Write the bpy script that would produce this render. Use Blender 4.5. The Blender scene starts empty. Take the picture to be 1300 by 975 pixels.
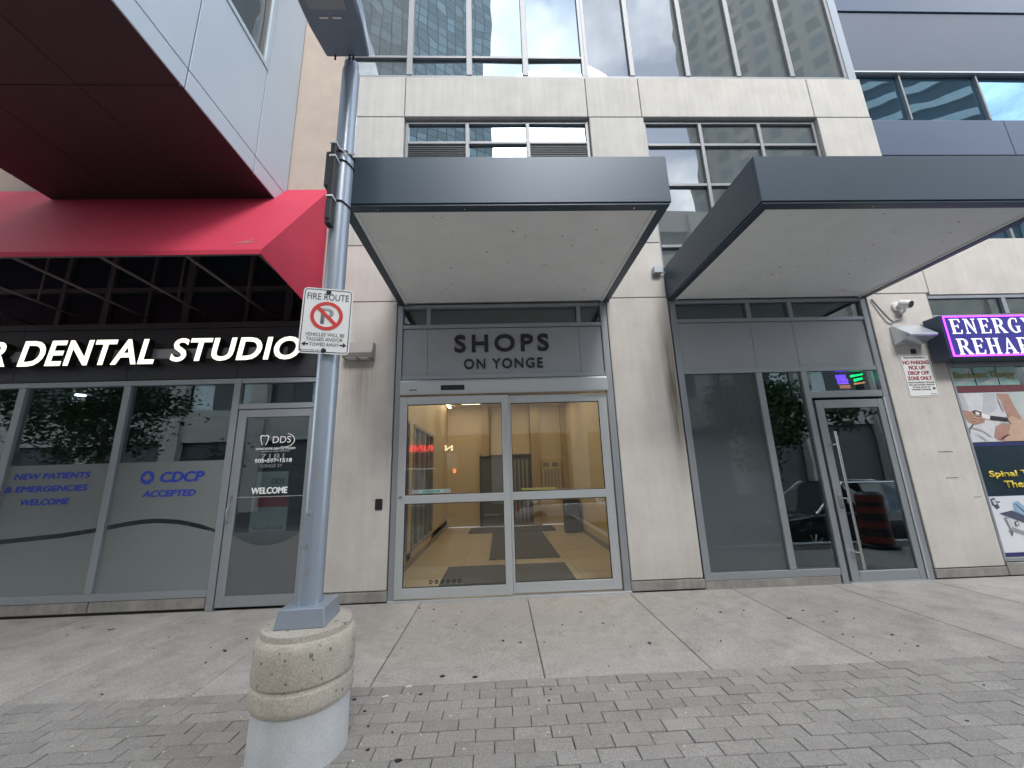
import bpy, bmesh, math, random
from mathutils import Vector, Matrix
random.seed(7)
R = math.radians
sc = bpy.context.scene
col = sc.collection

# ------------------------------------------------------------------ camera
cam_d = bpy.data.cameras.new('camera'); cam = bpy.data.objects.new('camera', cam_d); col.objects.link(cam)
pi_, ya_, ro_ = 0.225713916, 0.0366341965, -0.0315608364
cy, sy, cp, sp = math.cos(ya_), math.sin(ya_), math.cos(pi_), math.sin(pi_)
fwd = Vector((sy*cp, cy*cp, sp)); rt = Vector((cy, -sy, 0)); up = rt.cross(fwd)
c_, s_ = math.cos(ro_), math.sin(ro_)
r2 = c_*rt + s_*up; u2 = -s_*rt + c_*up
m = Matrix((r2, u2, -fwd)).transposed().to_4x4(); m.translation = Vector((0, -5.36, 1.5))
cam.matrix_world = m
cam_d.sensor_width = 36; cam_d.lens = 36*492.80446/1300; cam_d.clip_start = .05; cam_d.clip_end = 2000
sc.camera = cam

# ------------------------------------------------------------------ world, sun, exposure
SUN_EL, SUN_AZ = 41.0, 187.0      # the sun stands behind the photographer, veiled by cloud
w = bpy.data.worlds.new('World'); sc.world = w; w.use_nodes = True
nt = w.node_tree; N = nt.nodes; L = nt.links; N.clear()
out = N.new('ShaderNodeOutputWorld'); mx = N.new('ShaderNodeMixShader')
b1 = N.new('ShaderNodeBackground'); b2 = N.new('ShaderNodeBackground')
sky = N.new('ShaderNodeTexSky'); sky.sky_type = 'NISHITA'; sky.sun_disc = False
sky.sun_elevation = R(SUN_EL); sky.sun_rotation = R(SUN_AZ)
b1.inputs[1].default_value = .15; L.new(sky.outputs[0], b1.inputs[0])
tc = N.new('ShaderNodeTexCoord'); sep = N.new('ShaderNodeSeparateXYZ'); L.new(tc.outputs['Generated'], sep.inputs[0])
ad = N.new('ShaderNodeMath'); ad.operation = 'ADD'; ad.inputs[1].default_value = .35; L.new(sep.outputs[2], ad.inputs[0])
dv = N.new('ShaderNodeVectorMath'); dv.operation = 'DIVIDE'
cb = N.new('ShaderNodeCombineXYZ')
for i in range(3): L.new(ad.outputs[0], cb.inputs[i])
L.new(tc.outputs['Generated'], dv.inputs[0]); L.new(cb.outputs[0], dv.inputs[1])
nz = N.new('ShaderNodeTexNoise'); nz.inputs['Scale'].default_value = 2.6; nz.inputs['Detail'].default_value = 9; nz.inputs['Roughness'].default_value = .6
L.new(dv.outputs[0], nz.inputs['Vector'])
rp = N.new('ShaderNodeValToRGB'); rp.color_ramp.elements[0].position = .42; rp.color_ramp.elements[1].position = .60
rp.color_ramp.elements[0].color = (.12, .12, .12, 1)
L.new(nz.outputs[0], rp.inputs[0]); L.new(rp.outputs[0], mx.inputs[0])
nz2 = N.new('ShaderNodeTexNoise'); nz2.inputs['Scale'].default_value = 6; nz2.inputs['Detail'].default_value = 8; L.new(dv.outputs[0], nz2.inputs['Vector'])
rp2 = N.new('ShaderNodeValToRGB'); rp2.color_ramp.elements[0].color = (.66, .70, .77, 1); rp2.color_ramp.elements[1].color = (1, .985, .955, 1)
rp2.color_ramp.elements[0].position = .32; rp2.color_ramp.elements[1].position = .62
L.new(nz2.outputs[0], rp2.inputs[0]); L.new(rp2.outputs[0], b2.inputs[0]); b2.inputs[1].default_value = 2.05
L.new(b1.outputs[0], mx.inputs[1]); L.new(b2.outputs[0], mx.inputs[2]); L.new(mx.outputs[0], out.inputs[0])

sl = bpy.data.lights.new('sun', 'SUN'); so = bpy.data.objects.new('sun', sl); col.objects.link(so)
sl.energy = 1.7; sl.angle = R(24); sl.color = (1, .96, .9)
az = R(SUN_AZ - 0)
sd = Vector((math.sin(R(8))*math.cos(R(SUN_EL)), -math.cos(R(8))*math.cos(R(SUN_EL)), math.sin(R(SUN_EL))))
so.rotation_euler = sd.to_track_quat('Z', 'Y').to_euler(); so.location = (3, -10, 14)
sc.view_settings.view_transform = 'Standard'; sc.view_settings.look = 'None'; sc.view_settings.exposure = 1.5; sc.view_settings.gamma = 1

# ------------------------------------------------------------------ materials
MAT = {}
def newmat(n):
    mm = bpy.data.materials.new(n); mm.use_nodes = True; MAT[n] = mm
    t = mm.node_tree; t.nodes.clear(); o = t.nodes.new('ShaderNodeOutputMaterial'); return mm, t, o
def M(n, c, rough=.6, metal=0., var=.12, vs=1.2, fine=.1, fs=70, bump=.15, bs=120, rnd=0., streak=0., spec=.5, tint=None, coat=0, extra=None, bd=.003):
    mm, t, o = newmat(n); A = t.nodes.new; K = t.links.new
    p = A('ShaderNodeBsdfPrincipled'); K(p.outputs[0], o.inputs[0])
    p.inputs['Roughness'].default_value = rough; p.inputs['Metallic'].default_value = metal
    p.inputs['Specular IOR Level'].default_value = spec; p.inputs['Coat Weight'].default_value = coat
    g = A('ShaderNodeNewGeometry'); pos = g.outputs['Position']
    def noise(scale, det=4, vec=None, ro=.55):
        q = A('ShaderNodeTexNoise'); q.inputs['Scale'].default_value = scale; q.inputs['Detail'].default_value = det; q.inputs['Roughness'].default_value = ro
        K(vec or pos, q.inputs['Vector']); return q.outputs[0]
    def math_(op, a, b):
        q = A('ShaderNodeMath'); q.operation = op
        for i, v in enumerate((a, b)):
            if isinstance(v, (int, float)): q.inputs[i].default_value = v
            else: K(v, q.inputs[i])
        return q.outputs[0]
    v = math_('MULTIPLY_ADD', noise(vs, 6, ro=.62), var*4.4); v.node.inputs[2].default_value = 1-var*2.2
    if fine:
        v2 = math_('MULTIPLY_ADD', noise(fs, 3, ro=.8), fine*4.4); v2.node.inputs[2].default_value = 1-fine*2.2
        v = math_('MULTIPLY', v, v2)
    if streak:
        mp = A('ShaderNodeMapping'); mp.inputs['Scale'].default_value = (9, 9, .5); K(pos, mp.inputs[0])
        v3 = math_('MULTIPLY_ADD', noise(1.3, 6, mp.outputs[0]), streak*4); v3.node.inputs[2].default_value = 1-streak*2
        v = math_('MULTIPLY', v, v3)
    if rnd:
        oi = A('ShaderNodeObjectInfo')
        v4 = math_('MULTIPLY_ADD', oi.outputs['Random'], rnd*2); v4.node.inputs[2].default_value = 1-rnd
        v = math_('MULTIPLY', v, v4)
    mxn = A('ShaderNodeVectorMath'); mxn.operation = 'SCALE'; K(v, mxn.inputs['Scale'])
    if tint:
        mc = A('ShaderNodeMix'); mc.data_type = 'RGBA'; K(noise(.9, 3), mc.inputs[0]); mc.inputs[6].default_value = (*c, 1); mc.inputs[7].default_value = (*tint, 1)
        K(mc.outputs[2], mxn.inputs[0])
    else: mxn.inputs[0].default_value = c
    colout = mxn.outputs[0]
    if extra: colout = extra(t, K, A, pos, colout, noise, math_)
    K(colout, p.inputs['Base Color'])
    if bump:
        b = A('ShaderNodeBump'); b.inputs['Strength'].default_value = bump; b.inputs['Distance'].default_value = bd
        K(noise(bs, 5, ro=.7), b.inputs['Height']); K(b.outputs[0], p.inputs['Normal'])
    return mm
def E(n, c, s):
    mm, t, o = newmat(n); e = t.nodes.new('ShaderNodeEmission'); e.inputs[0].default_value = (*c, 1); e.inputs[1].default_value = s
    t.links.new(e.outputs[0], o.inputs[0]); return mm
def G(n, refl, tint, body, opaque, wav=.02, wsc=1.4, f0=.1):
    """glass: a mirror coat over either a dark body (opaque) or the room behind"""
    mm, t, o = newmat(n); A = t.nodes.new; K = t.links.new
    mix = A('ShaderNodeMixShader'); K(mix.outputs[0], o.inputs[0])
    gl = A('ShaderNodeBsdfGlossy'); gl.inputs['Color'].default_value = (*tint, 1); gl.inputs['Roughness'].default_value = .004
    if opaque:
        bd = A('ShaderNodeBsdfDiffuse'); bd.inputs['Color'].default_value = (*body, 1)
    else:
        bd = A('ShaderNodeBsdfTransparent'); bd.inputs['Color'].default_value = (*body, 1)
    K(bd.outputs[0], mix.inputs[1]); K(gl.outputs[0], mix.inputs[2])
    lw = A('ShaderNodeLayerWeight'); lw.inputs[0].default_value = .5
    pw = A('ShaderNodeMath'); pw.operation = 'POWER'; K(lw.outputs['Facing'], pw.inputs[0]); pw.inputs[1].default_value = 3.5
    ma = A('ShaderNodeMath'); ma.operation = 'MULTIPLY_ADD'; K(pw.outputs[0], ma.inputs[0]); ma.inputs[1].default_value = refl; ma.inputs[2].default_value = f0
    ma.use_clamp = True; K(ma.outputs[0], mix.inputs[0])
    if wav:
        g = A('ShaderNodeNewGeometry'); oi = A('ShaderNodeObjectInfo')
        vm = A('ShaderNodeVectorMath'); vm.operation = 'SCALE'; K(g.outputs['Position'], vm.inputs[0]); vm.inputs['Scale'].default_value = 1
        va = A('ShaderNodeVectorMath'); va.operation = 'ADD'; K(vm.outputs[0], va.inputs[0]); K(oi.outputs['Random'], va.inputs[1])
        nn = A('ShaderNodeTexNoise'); nn.inputs['Scale'].default_value = wsc; nn.inputs['Detail'].default_value = 1; K(va.outputs[0], nn.inputs['Vector'])
        b = A('ShaderNodeBump'); b.inputs['Strength'].default_value = 1; b.inputs['Distance'].default_value = wav; K(nn.outputs[0], b.inputs['Height']); K(b.outputs[0], gl.inputs['Normal'])
    return mm

def pits(t, K, A, pos, c, noise, math_):
    q = A('ShaderNodeTexVoronoi'); q.inputs['Scale'].default_value = 19; K(pos, q.inputs['Vector'])
    s = A('ShaderNodeMath'); s.operation = 'GREATER_THAN'; K(q.outputs['Distance'], s.inputs[0]); s.inputs[1].default_value = .23
    s2 = math_('GREATER_THAN', noise(7, 3), .5); s3 = math_('MAXIMUM', s.outputs[0], s2)
    k = math_('MULTIPLY_ADD', s3, .55); k.node.inputs[2].default_value = .45
    vv = A('ShaderNodeVectorMath'); vv.operation = 'SCALE'; K(c, vv.inputs[0]); K(k, vv.inputs['Scale']); return vv.outputs[0]
def bloom_stain(t, K, A, pos, c, noise, math_):
    r = A('ShaderNodeValToRGB'); r.color_ramp.elements[0].position = .5; r.color_ramp.elements[1].position = .72
    K(noise(2.3, 8, ro=.7), r.inputs[0])
    mc = A('ShaderNodeMix'); mc.data_type = 'RGBA'; K(r.outputs[0], mc.inputs[0]); K(c, mc.inputs[6])
    sc_ = A('ShaderNodeVectorMath'); sc_.operation = 'MULTIPLY'; K(c, sc_.inputs[0]); sc_.inputs[1].default_value = (.72, .71, .69); K(sc_.outputs[0], mc.inputs[7])
    return mc.outputs[2]
def wall_stain(t, K, A, pos, c, noise, math_):
    """run-off streaks: below the left wall light and down the pier edge under the second canopy, plus small scuffs"""
    sx = A('ShaderNodeSeparateXYZ'); K(pos, sx.inputs[0]); x, z = sx.outputs[0], sx.outputs[2]
    def band(v, c0, hw):
        a = math_('SUBTRACT', v, c0); a = math_('ABSOLUTE', a, 0); a = math_('DIVIDE', a, hw); a = math_('SUBTRACT', 1, a); a.node.use_clamp = True; return a
    mp = A('ShaderNodeMapping'); mp.inputs['Scale'].default_value = (22, 1, 1.1); K(pos, mp.inputs[0]); n1 = noise(1.6, 6, mp.outputs[0])
    s1 = math_('MULTIPLY', band(x, -1.93, .34), band(z, 2.9, .85)); s2 = math_('MULTIPLY', band(x, 2.5, .13), band(z, 2.6, 1.5))
    s = math_('ADD', math_('MULTIPLY', s1, 1.4), math_('MULTIPLY', s2, 2.4)); s = math_('MULTIPLY', s, n1)
    q = noise(7.5, 9, ro=.75); r = A('ShaderNodeValToRGB'); r.color_ramp.elements[0].position = .60; r.color_ramp.elements[1].position = .72; K(q, r.inputs[0])
    s = math_('ADD', s, math_('MULTIPLY', r.outputs[0], .3)); s = math_('ADD', s, math_('MULTIPLY', math_('MULTIPLY', band(z, .1, .5), noise(3.5, 7)), .35)); s.node.use_clamp = True
    mc = A('ShaderNodeMix'); mc.data_type = 'RGBA'; K(s, mc.inputs[0]); K(c, mc.inputs[6]); mc.inputs[7].default_value = (.2, .17, .14, 1)
    return mc.outputs[2]

M('concrete', (.545, .525, .495), .85, var=.10, vs=2.2, fine=.11, fs=60, bump=.35, bs=110, streak=.05, rnd=.025, tint=(.57, .54, .51), extra=wall_stain)
M('concrete_high', (.46, .46, .45), .85, var=.10, vs=2.0, fine=.1, fs=45, bump=.35, bs=110, streak=.1, rnd=.02, tint=(.5, .49, .465))
M('tan_wall', (.46, .39, .335), .9, var=.08, vs=3, fine=.14, fs=60, bump=.35, bs=90)
M('plinth', (.25, .24, .225), .9, var=.25, vs=5, fine=.15, bump=.4, bs=80, streak=.15)
M('slab', (.37, .355, .33), .9, var=.16, vs=2.2, fine=.34, fs=70, bump=.35, bs=130, rnd=.06, tint=(.40, .37, .34), extra=bloom_stain)
M('paver', (.285, .272, .252), .92, var=.1, vs=4, fine=.42, fs=110, bump=.6, bs=160, rnd=.1, tint=(.305, .285, .262))
M('bed', (.12, .11, .1), .95)
M('aluminium', (.34, .37, .40), .38, .55, var=.03, fine=.02, bump=.03)
M('window_frame', (.2, .215, .235), .5, .25, var=.03, fine=.02, bump=.03)
M('aluminium_light', (.52, .55, .57), .36, .5, var=.03, fine=.02, bump=.03)
M('steel', (.6, .6, .6), .25, 1, var=.03, fine=.02, bump=.0)
M('canopy_metal', (.043, .068, .098), .42, .25, var=.06, fine=.02, bump=.02, spec=.6)
M('soffit', (.84, .86, .85), .8, var=.04, vs=3, fine=.04, bump=.1, extra=wall_stain)
M('soffit_strip', (.3, .31, .31), .7)
M('awning_red', (.56, .034, .078), .75, var=.06, vs=2, fine=.06, fs=200, bump=.25, bs=300)
M('bay_panel', (.5, .58, .66), .4, .2, var=.03, fine=.02, bump=.03)
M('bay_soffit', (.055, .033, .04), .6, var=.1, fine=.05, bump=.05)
M('sign_panel', (.36, .38, .405), .4, .25, var=.05, fine=.02, bump=.03)
M('dark_fascia', (.035, .037, .044), .5, .1, var=.15, fine=.05)
M('black', (.012, .012, .014), .45, var=.05, fine=0, bump=0)
M('rubber', (.02, .02, .02), .8)
M('blue_metal', (.06, .088, .145), .38, .35, var=.05, fine=.02, bump=.02)
M('violet_metal', (.055, .075, .115), .45, .2, var=.06, fine=.03, bump=.03)
M('film', (.185, .21, .21), .3, var=.05, fine=.05, bump=0)
M('grey_film', (.11, .117, .125), .4, var=.08, vs=1.5, fine=.03, bump=0)
M('pole_paint', (.31, .36, .425), .33, .35, var=.04, fine=.03, bump=.03)
M('lamp_paint', (.24, .29, .36), .4, .3, var=.04, fine=.03)
M('drum', (.42, .385, .325), .88, var=.12, vs=7, fine=.3, fs=90, bump=.6, bs=110, extra=pits)
M('pedestal', (.50, .51, .515), .85, var=.1, vs=5, fine=.14, fs=90, bump=.3, bs=120, streak=.05)
M('sign_white', (.78, .79, .79), .4, var=.02, fine=0, bump=0)
M('ink_black', (.02, .02, .025), .5, var=0, fine=0, bump=0)
M('ink_red', (.6, .03, .03), .5, var=.05, fine=0, bump=0)
M('ink_maroon', (.3, .02, .05), .5, var=.05, fine=0, bump=0)
M('ink_blue', (.02, .05, .42), .5, var=.05, fine=0, bump=0)
M('ink_white', (.85, .86, .86), .5, var=0, fine=0, bump=0)
M('ink_yellow', (.75, .6, .06), .5, var=.05, fine=0, bump=0)
M('ink_olive', (.28, .26, .07), .5, var=.05, fine=0, bump=0)
M('ink_grey', (.3, .31, .32), .5, var=0, fine=0, bump=0)
M('light_grey_box', (.36, .42, .46), .4, .2, var=.03, fine=.02, bump=.02)
M('awning_steel', (.12, .11, .11), .5, .3, var=.05, fine=.03)
M('fixture', (.3, .29, .28), .45, .4, var=.05, fine=.03)
M('fixture_lens', (.5, .5, .48), .3)
M('hood', (.58, .64, .7), .22, .5, var=.03, fine=.02, bump=.02)
M('camera_white', (.75, .75, .75), .35, var=.02, fine=0)
M('lobby_wall', (.58, .48, .33), .7, var=.04, fine=.03, bump=.05)
M('lobby_brown', (.40, .31, .18), .7, var=.04, fine=.03, bump=.05)
M('lobby_tile', (.46, .39, .29), .35, var=.06, vs=3, fine=.05, bump=.02, rnd=.04)
M('mat', (.075, .075, .08), .95, var=.1, fine=.2, fs=200, bump=.5, bs=300)
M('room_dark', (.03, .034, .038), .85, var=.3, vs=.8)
M('room_brown', (.10, .075, .04), .8, var=.2, vs=1)
M('print_teal', (.28, .5, .46), .35, var=.25, vs=4, fine=0, bump=0)
M('print_photo', (.48, .55, .55), .35, var=.12, vs=3, fine=0, bump=0)
M('print_shirt', (.62, .63, .66), .4, var=.1, vs=6, fine=0, bump=0)
M('print_shade', (.48, .5, .54), .4, var=.08, vs=6, fine=0, bump=0)
M('print_skin', (.42, .24, .19), .4, var=.14, vs=9, fine=0, bump=0)
M('print_skin_light', (.55, .38, .28), .4, var=.1, vs=9, fine=0, bump=0)
M('print_dark', (.012, .03, .045), .2, var=.3, vs=3, fine=0, bump=0)
M('print_maroon', (.14, .03, .045), .35, fine=0, bump=0)
M('print_white', (.68, .71, .76), .3, var=.04, fine=0, bump=0)
M('print_navy', (.02, .025, .13), .4, fine=0, bump=0)
M('print_slate', (.07, .08, .13), .4, fine=0, bump=0)
M('print_lightblue', (.25, .42, .6), .4, fine=0, bump=0)
M('sign_blue', (.03, .025, .30), .35, var=.04, fine=0, bump=0)
M('bark', (.09, .07, .05), .9)
M('leaf', (.035, .07, .025), .7, rnd=0, var=.35, vs=1.5)
M('asphalt', (.05, .05, .052), .9, fine=.2)
M('opp_concrete', (.38, .36, .33), .85, var=.1)
M('opp_dark', (.07, .075, .08), .6)
M('car_white', (.72, .73, .74), .25, coat=.8, var=.01, fine=0, bump=0)
M('car_dark', (.02, .022, .03), .2, coat=.8, var=.01, fine=0, bump=0)
M('barrel_orange', (.2, .025, .015), .5, fine=0)
M('gum', (.02, .02, .02), .8, var=.3, vs=30)
M('litter', (.7, .68, .62), .8)
M('led_lens', (.35, .37, .4), .35)
E('neon_violet', (.45, .06, 1.0), 1.6)
E('sign_letter_white', (1, 1, 1), .55)
E('dental_letter_face', (1.0, .97, .80), .62)
E('lobby_lamp', (1, .82, .56), 2.1)
E('shop_lamp', (.9, 1, 1), 9.0)
E('neon_red', (1, .05, .05), 3)
E('neon_orange', (1, .2, .05), 4)
E('neon_cream', (1, .8, .45), 3)
E('led_blue', (.1, .03, 1), 1.6)
E('led_green', (0, 1, .25), .9)
E('led_orange', (1, .35, .2), .5)
G('glass_high', .5, (.74, .88, 1), (.055, .075, .085), True, wav=.004, wsc=1.0, f0=.24)
G('glass_high_grey', .5, (.74, .78, .82), (.085, .1, .105), True, wav=.004, wsc=1.0, f0=.18)
G('glass_blue', .5, (.45, .75, 1), (.02, .04, .06), True, wav=.0035, wsc=.9, f0=.33)
G('glass_clear', .8, (1, 1, 1), (.93, .95, .94), False, wav=.0012, wsc=1.2, f0=.055)
G('glass_tint', .8, (.85, .95, 1), (.72, .78, .78), False, wav=.0015, wsc=1.2, f0=.11)
G('glass_over_film', .6, (.9, .97, 1), (.93, .95, .96), False, wav=.0015, wsc=1.2, f0=.02)
G('car_glass', .8, (1, 1, 1), (.02, .03, .03), True, wav=0, f0=.1)

# tower glazing seen only in the reflections: storeys and bays as a grid
def grid_mat(n, glass, frame, sx, sz, fw, gloss=.3):
    mm, t, o = newmat(n); A = t.nodes.new; K = t.links.new
    p = A('ShaderNodeBsdfPrincipled'); K(p.outputs[0], o.inputs[0]); p.inputs['Roughness'].default_value = .25
    tcn = A('ShaderNodeTexCoord'); br = A('ShaderNodeTexBrick'); br.offset = 0
    br.inputs['Scale'].default_value = 1; br.inputs['Brick Width'].default_value = sx; br.inputs['Row Height'].default_value = sz; br.inputs['Mortar Size'].default_value = fw
    br.inputs['Mortar Smooth'].default_value = 0; br.inputs['Bias'].default_value = -.2
    br.inputs['Color1'].default_value = (*glass, 1); br.inputs['Color2'].default_value = (*[min(1, x*2.4) for x in glass], 1); br.inputs['Mortar'].default_value = (*frame, 1)
    K(tcn.outputs['UV'], br.inputs['Vector']); K(br.outputs[0], p.inputs['Base Color']); return mm
grid_mat('tower_glass', (.13, .18, .2), (.04, .05, .055), 1.6, 1.7, .09)
grid_mat('tower_balcony', (.035, .045, .05), (.42, .44, .46), 400, 3.0, .45)
grid_mat('tower_masonry', (.06, .085, .1), (.25, .25, .24), 2.6, 3.0, .55)

# ------------------------------------------------------------------ builders
def wo(o):
    v = Vector((0, 0, 0))
    while o: v += o.location; o = o.parent
    return v
def tagk(o, label=None, cat=None, group=None, kind=None):
    if label: o['label'] = label
    if cat: o['category'] = cat
    if group: o['group'] = group
    if kind: o['kind'] = kind
    return o
def thing(name, label, cat, loc=(0, 0, 0), group=None):
    o = bpy.data.objects.new(name, None); o.empty_display_size = .1; col.objects.link(o); o.location = loc
    return tagk(o, label, cat, group)
class MB:
    def __init__(s): s.b = bmesh.new()
    def box(s, x0, x1, y0, y1, z0, z1, mi=0):
        v = [s.b.verts.new(p) for p in ((x0, y0, z0), (x1, y0, z0), (x1, y1, z0), (x0, y1, z0), (x0, y0, z1), (x1, y0, z1), (x1, y1, z1), (x0, y1, z1))]
        for f in ((3, 2, 1, 0), (4, 5, 6, 7), (0, 1, 5, 4), (1, 2, 6, 5), (2, 3, 7, 6), (3, 0, 4, 7)):
            s.b.faces.new([v[i] for i in f]).material_index = mi
        return s
    def hull(s, a, b, mi=0):
        """two loops of equal length joined and capped"""
        n = len(a); va = [s.b.verts.new(p) for p in a]; vb = [s.b.verts.new(p) for p in b]
        for i in range(n): s.b.faces.new((va[i], va[(i+1) % n], vb[(i+1) % n], vb[i])).material_index = mi
        s.b.faces.new(va[::-1]).material_index = mi; s.b.faces.new(vb).material_index = mi
        return s
    def prism_xz(s, pts, y0, y1): return s.hull([(x, y0, z) for x, z in pts], [(x, y1, z) for x, z in pts])
    def prism_yz(s, pts, x0, x1): return s.hull([(x0, y, z) for y, z in pts], [(x1, y, z) for y, z in pts])
    def prism_xy(s, pts, z0, z1): return s.hull([(x, y, z0) for x, y in pts], [(x, y, z1) for x, y in pts])
    def tube(s, pts, r, n=10, caps=True):
        pts = [Vector(p) for p in pts]; rings = []
        rr = r if isinstance(r, (list, tuple)) else [r]*len(pts)
        for i, p in enumerate(pts):
            d = (pts[min(i+1, len(pts)-1)]-pts[max(i-1, 0)]).normalized()
            a = d.orthogonal().normalized() if i == 0 else (a_ - a_.dot(d)*d).normalized()
            a_ = a; b = d.cross(a)
            rings.append([s.b.verts.new(p+rr[i]*(math.cos(t*2*math.pi/n)*a+math.sin(t*2*math.pi/n)*b)) for t in range(n)])
        for q, w_ in zip(rings, rings[1:]):
            for i in range(n): s.b.faces.new((q[i], q[(i+1) % n], w_[(i+1) % n], w_[i]))
        if caps: s.b.faces.new(rings[0][::-1]); s.b.faces.new(rings[-1])
        return s
    def lathe(s, prof, cx, cy, n=64):
        rings = [[s.b.verts.new((cx+r*math.cos(i*2*math.pi/n), cy+r*math.sin(i*2*math.pi/n), z)) for i in range(n)] for r, z in prof]
        for q, w_ in zip(rings, rings[1:]):
            for i in range(n): s.b.faces.new((q[i], q[(i+1) % n], w_[(i+1) % n], w_[i]))
        s.b.faces.new(rings[0][::-1]); s.b.faces.new(rings[-1]); return s
    def ring(s, cx, cz, r0, r1, y0, y1, n=32, a0=0, a1=360, sx=1):
        for i in range(n):
            t0, t1 = R(a0+(a1-a0)*i/n), R(a0+(a1-a0)*(i+1)/n)
            pts = [(cx+sx*r0*math.cos(t0), cz+r0*math.sin(t0)), (cx+sx*r1*math.cos(t0), cz+r1*math.sin(t0)), (cx+sx*r1*math.cos(t1), cz+r1*math.sin(t1)), (cx+sx*r0*math.cos(t1), cz+r0*math.sin(t1))]
            s.prism_xz(pts, y0, y1)
        return s
    def disc(s, cx, cz, r, y0, y1, n=20):
        return s.prism_xz([(cx+r*math.cos(i*2*math.pi/n), cz+r*math.sin(i*2*math.pi/n)) for i in range(n)], y0, y1)
    def build(s, name, mats, parent=None, bev=0, smooth=False, label=None, kind=None):
        b = s.b
        bmesh.ops.recalc_face_normals(b, faces=b.faces)
        if bev:
            ed = [e for e in b.edges if len(e.link_faces) == 2 and e.calc_face_angle(0) > .5]
            bmesh.ops.bevel(b, geom=ed, offset=bev, segments=1, affect='EDGES', clamp_overlap=True)
        if parent is not None:
            off = wo(parent); bmesh.ops.translate(b, verts=b.verts, vec=-off)
        me = bpy.data.meshes.new(name); b.to_mesh(me); b.free()
        if isinstance(mats, str): mats = [mats]
        for x in mats: me.materials.append(MAT[x])
        if smooth:
            for p in me.polygons: p.use_smooth = True
            me.set_sharp_from_angle(angle=R(35))
        o = bpy.data.objects.new(name, me); col.objects.link(o); o.parent = parent
        if label: o['label'] = label
        if kind: o['kind'] = kind
        return o
def box(name, mat, parent, *a, bev=.004, label=None):
    return MB().box(*a).build(name, mat, parent, bev=bev, label=label)

# ------------------------------------------------------------------ text (built-in font, turned to mesh)
def text_bm(s, bold=0., shear=0., spacing=1.):
    c = bpy.data.curves.new('lettering', 'FONT'); c.body = s; c.offset = bold; c.shear = shear; c.space_character = spacing
    c.resolution_u = 4; c.fill_mode = 'FRONT'
    o = bpy.data.objects.new('lettering', c); col.objects.link(o)
    bpy.context.view_layer.update()
    me = bpy.data.meshes.new_from_object(o.evaluated_get(bpy.context.evaluated_depsgraph_get()))
    b = bmesh.new(); b.from_mesh(me); bpy.data.meshes.remove(me); bpy.data.objects.remove(o); bpy.data.curves.remove(c)
    bmesh.ops.remove_doubles(b, verts=b.verts, dist=1e-4)
    return b
def fit(b, x0, x1, z0, z1, y, mirror=False):
    xs = [v.co.x for v in b.verts]; ys = [v.co.y for v in b.verts]
    ax, bx_, ay, by = min(xs), max(xs), min(ys), max(ys)
    for v in b.verts:
        u = (v.co.x-ax)/(bx_-ax); q = (v.co.y-ay)/(by-ay)
        if mirror: u = 1-u
        v.co = Vector((x0+(x1-x0)*u, y, z0+(z1-z0)*q))
    return b
def extrude_back(b, depth):
    if depth:
        g = bmesh.ops.extrude_face_region(b, geom=list(b.faces))
        bmesh.ops.translate(b, verts=[e for e in g['geom'] if isinstance(e, bmesh.types.BMVert)], vec=(0, depth, 0))
def lettering(name, s, x0, x1, z0, z1, y, mat, parent, bold=.0, shear=0., depth=.0015, xf=None, mirror=False, spacing=1.):
    b = fit(text_bm(s, bold, shear, spacing), x0, x1, z0, z1, y, mirror); extrude_back(b, depth)
    if xf is not None: bmesh.ops.transform(b, matrix=xf, verts=b.verts)
    mb = MB(); mb.b.free(); mb.b = b
    return mb.build(name, mat, parent)
def thick_lettering(name, s, a, y, mat, parent, d, shear=0.):
    """heavy print: three thin layers of the same word, slightly shifted, as one mesh"""
    mb = MB()
    for i, (dx, dz) in enumerate(((-d, 0), (0, d*.6), (d, 0), (0, -d*.6))):
        b = fit(text_bm(s, 0, shear), a[0]+d+dx, a[1]-d+dx, a[2]+d*.6+dz, a[3]-d*.6+dz, y-.0004*i); extrude_back(b, .0003)
        me = bpy.data.meshes.new('layer'); b.to_mesh(me); b.free(); mb.b.from_mesh(me); bpy.data.meshes.remove(me)
    return mb.build(name, mat, parent)
def islands(b):
    b.verts.ensure_lookup_table(); seen = set(); res = []
    for v in b.verts:
        if v in seen: continue
        st = [v]; comp = set([v])
        while st:
            q = st.pop()
            for e in q.link_edges:
                o = e.other_vert(q)
                if o not in comp: comp.add(o); st.append(o)
        seen |= comp; res.append(comp)
    return sorted(res, key=lambda c: min(v.co.x for v in c))
def channel_letters(s, x0, x1, z0, z1, y, depth, face, side, parent, bold, shear=0., spacing=1.):
    """one solid letter each: a face (own part) on a deep return"""
    b = fit(text_bm(s, bold, shear, spacing), x0, x1, z0, z1, y)
    for comp in islands(b):
        idx = {v: i for i, v in enumerate(comp)}; vs = [v.co.copy() for v in comp]
        fs = [[idx[v] for v in f.verts] for f in b.faces if f.verts[0] in comp]
        n = bmesh.new(); nv = [n.verts.new(c) for c in vs]
        for f in fs: n.faces.new([nv[i] for i in f])
        extrude_back(n, depth)
        mb = MB(); mb.b.free(); mb.b = n; o = mb.build('letter', side, parent)
        if face:
            n = bmesh.new(); nv = [n.verts.new(c+Vector((0, -.006, 0))) for c in vs]
            for f in fs: n.faces.new([nv[i] for i in f])
            extrude_back(n, .005)
            mb = MB(); mb.b.free(); mb.b = n; mb.build('letter_face', face, o)
    b.free()

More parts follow.
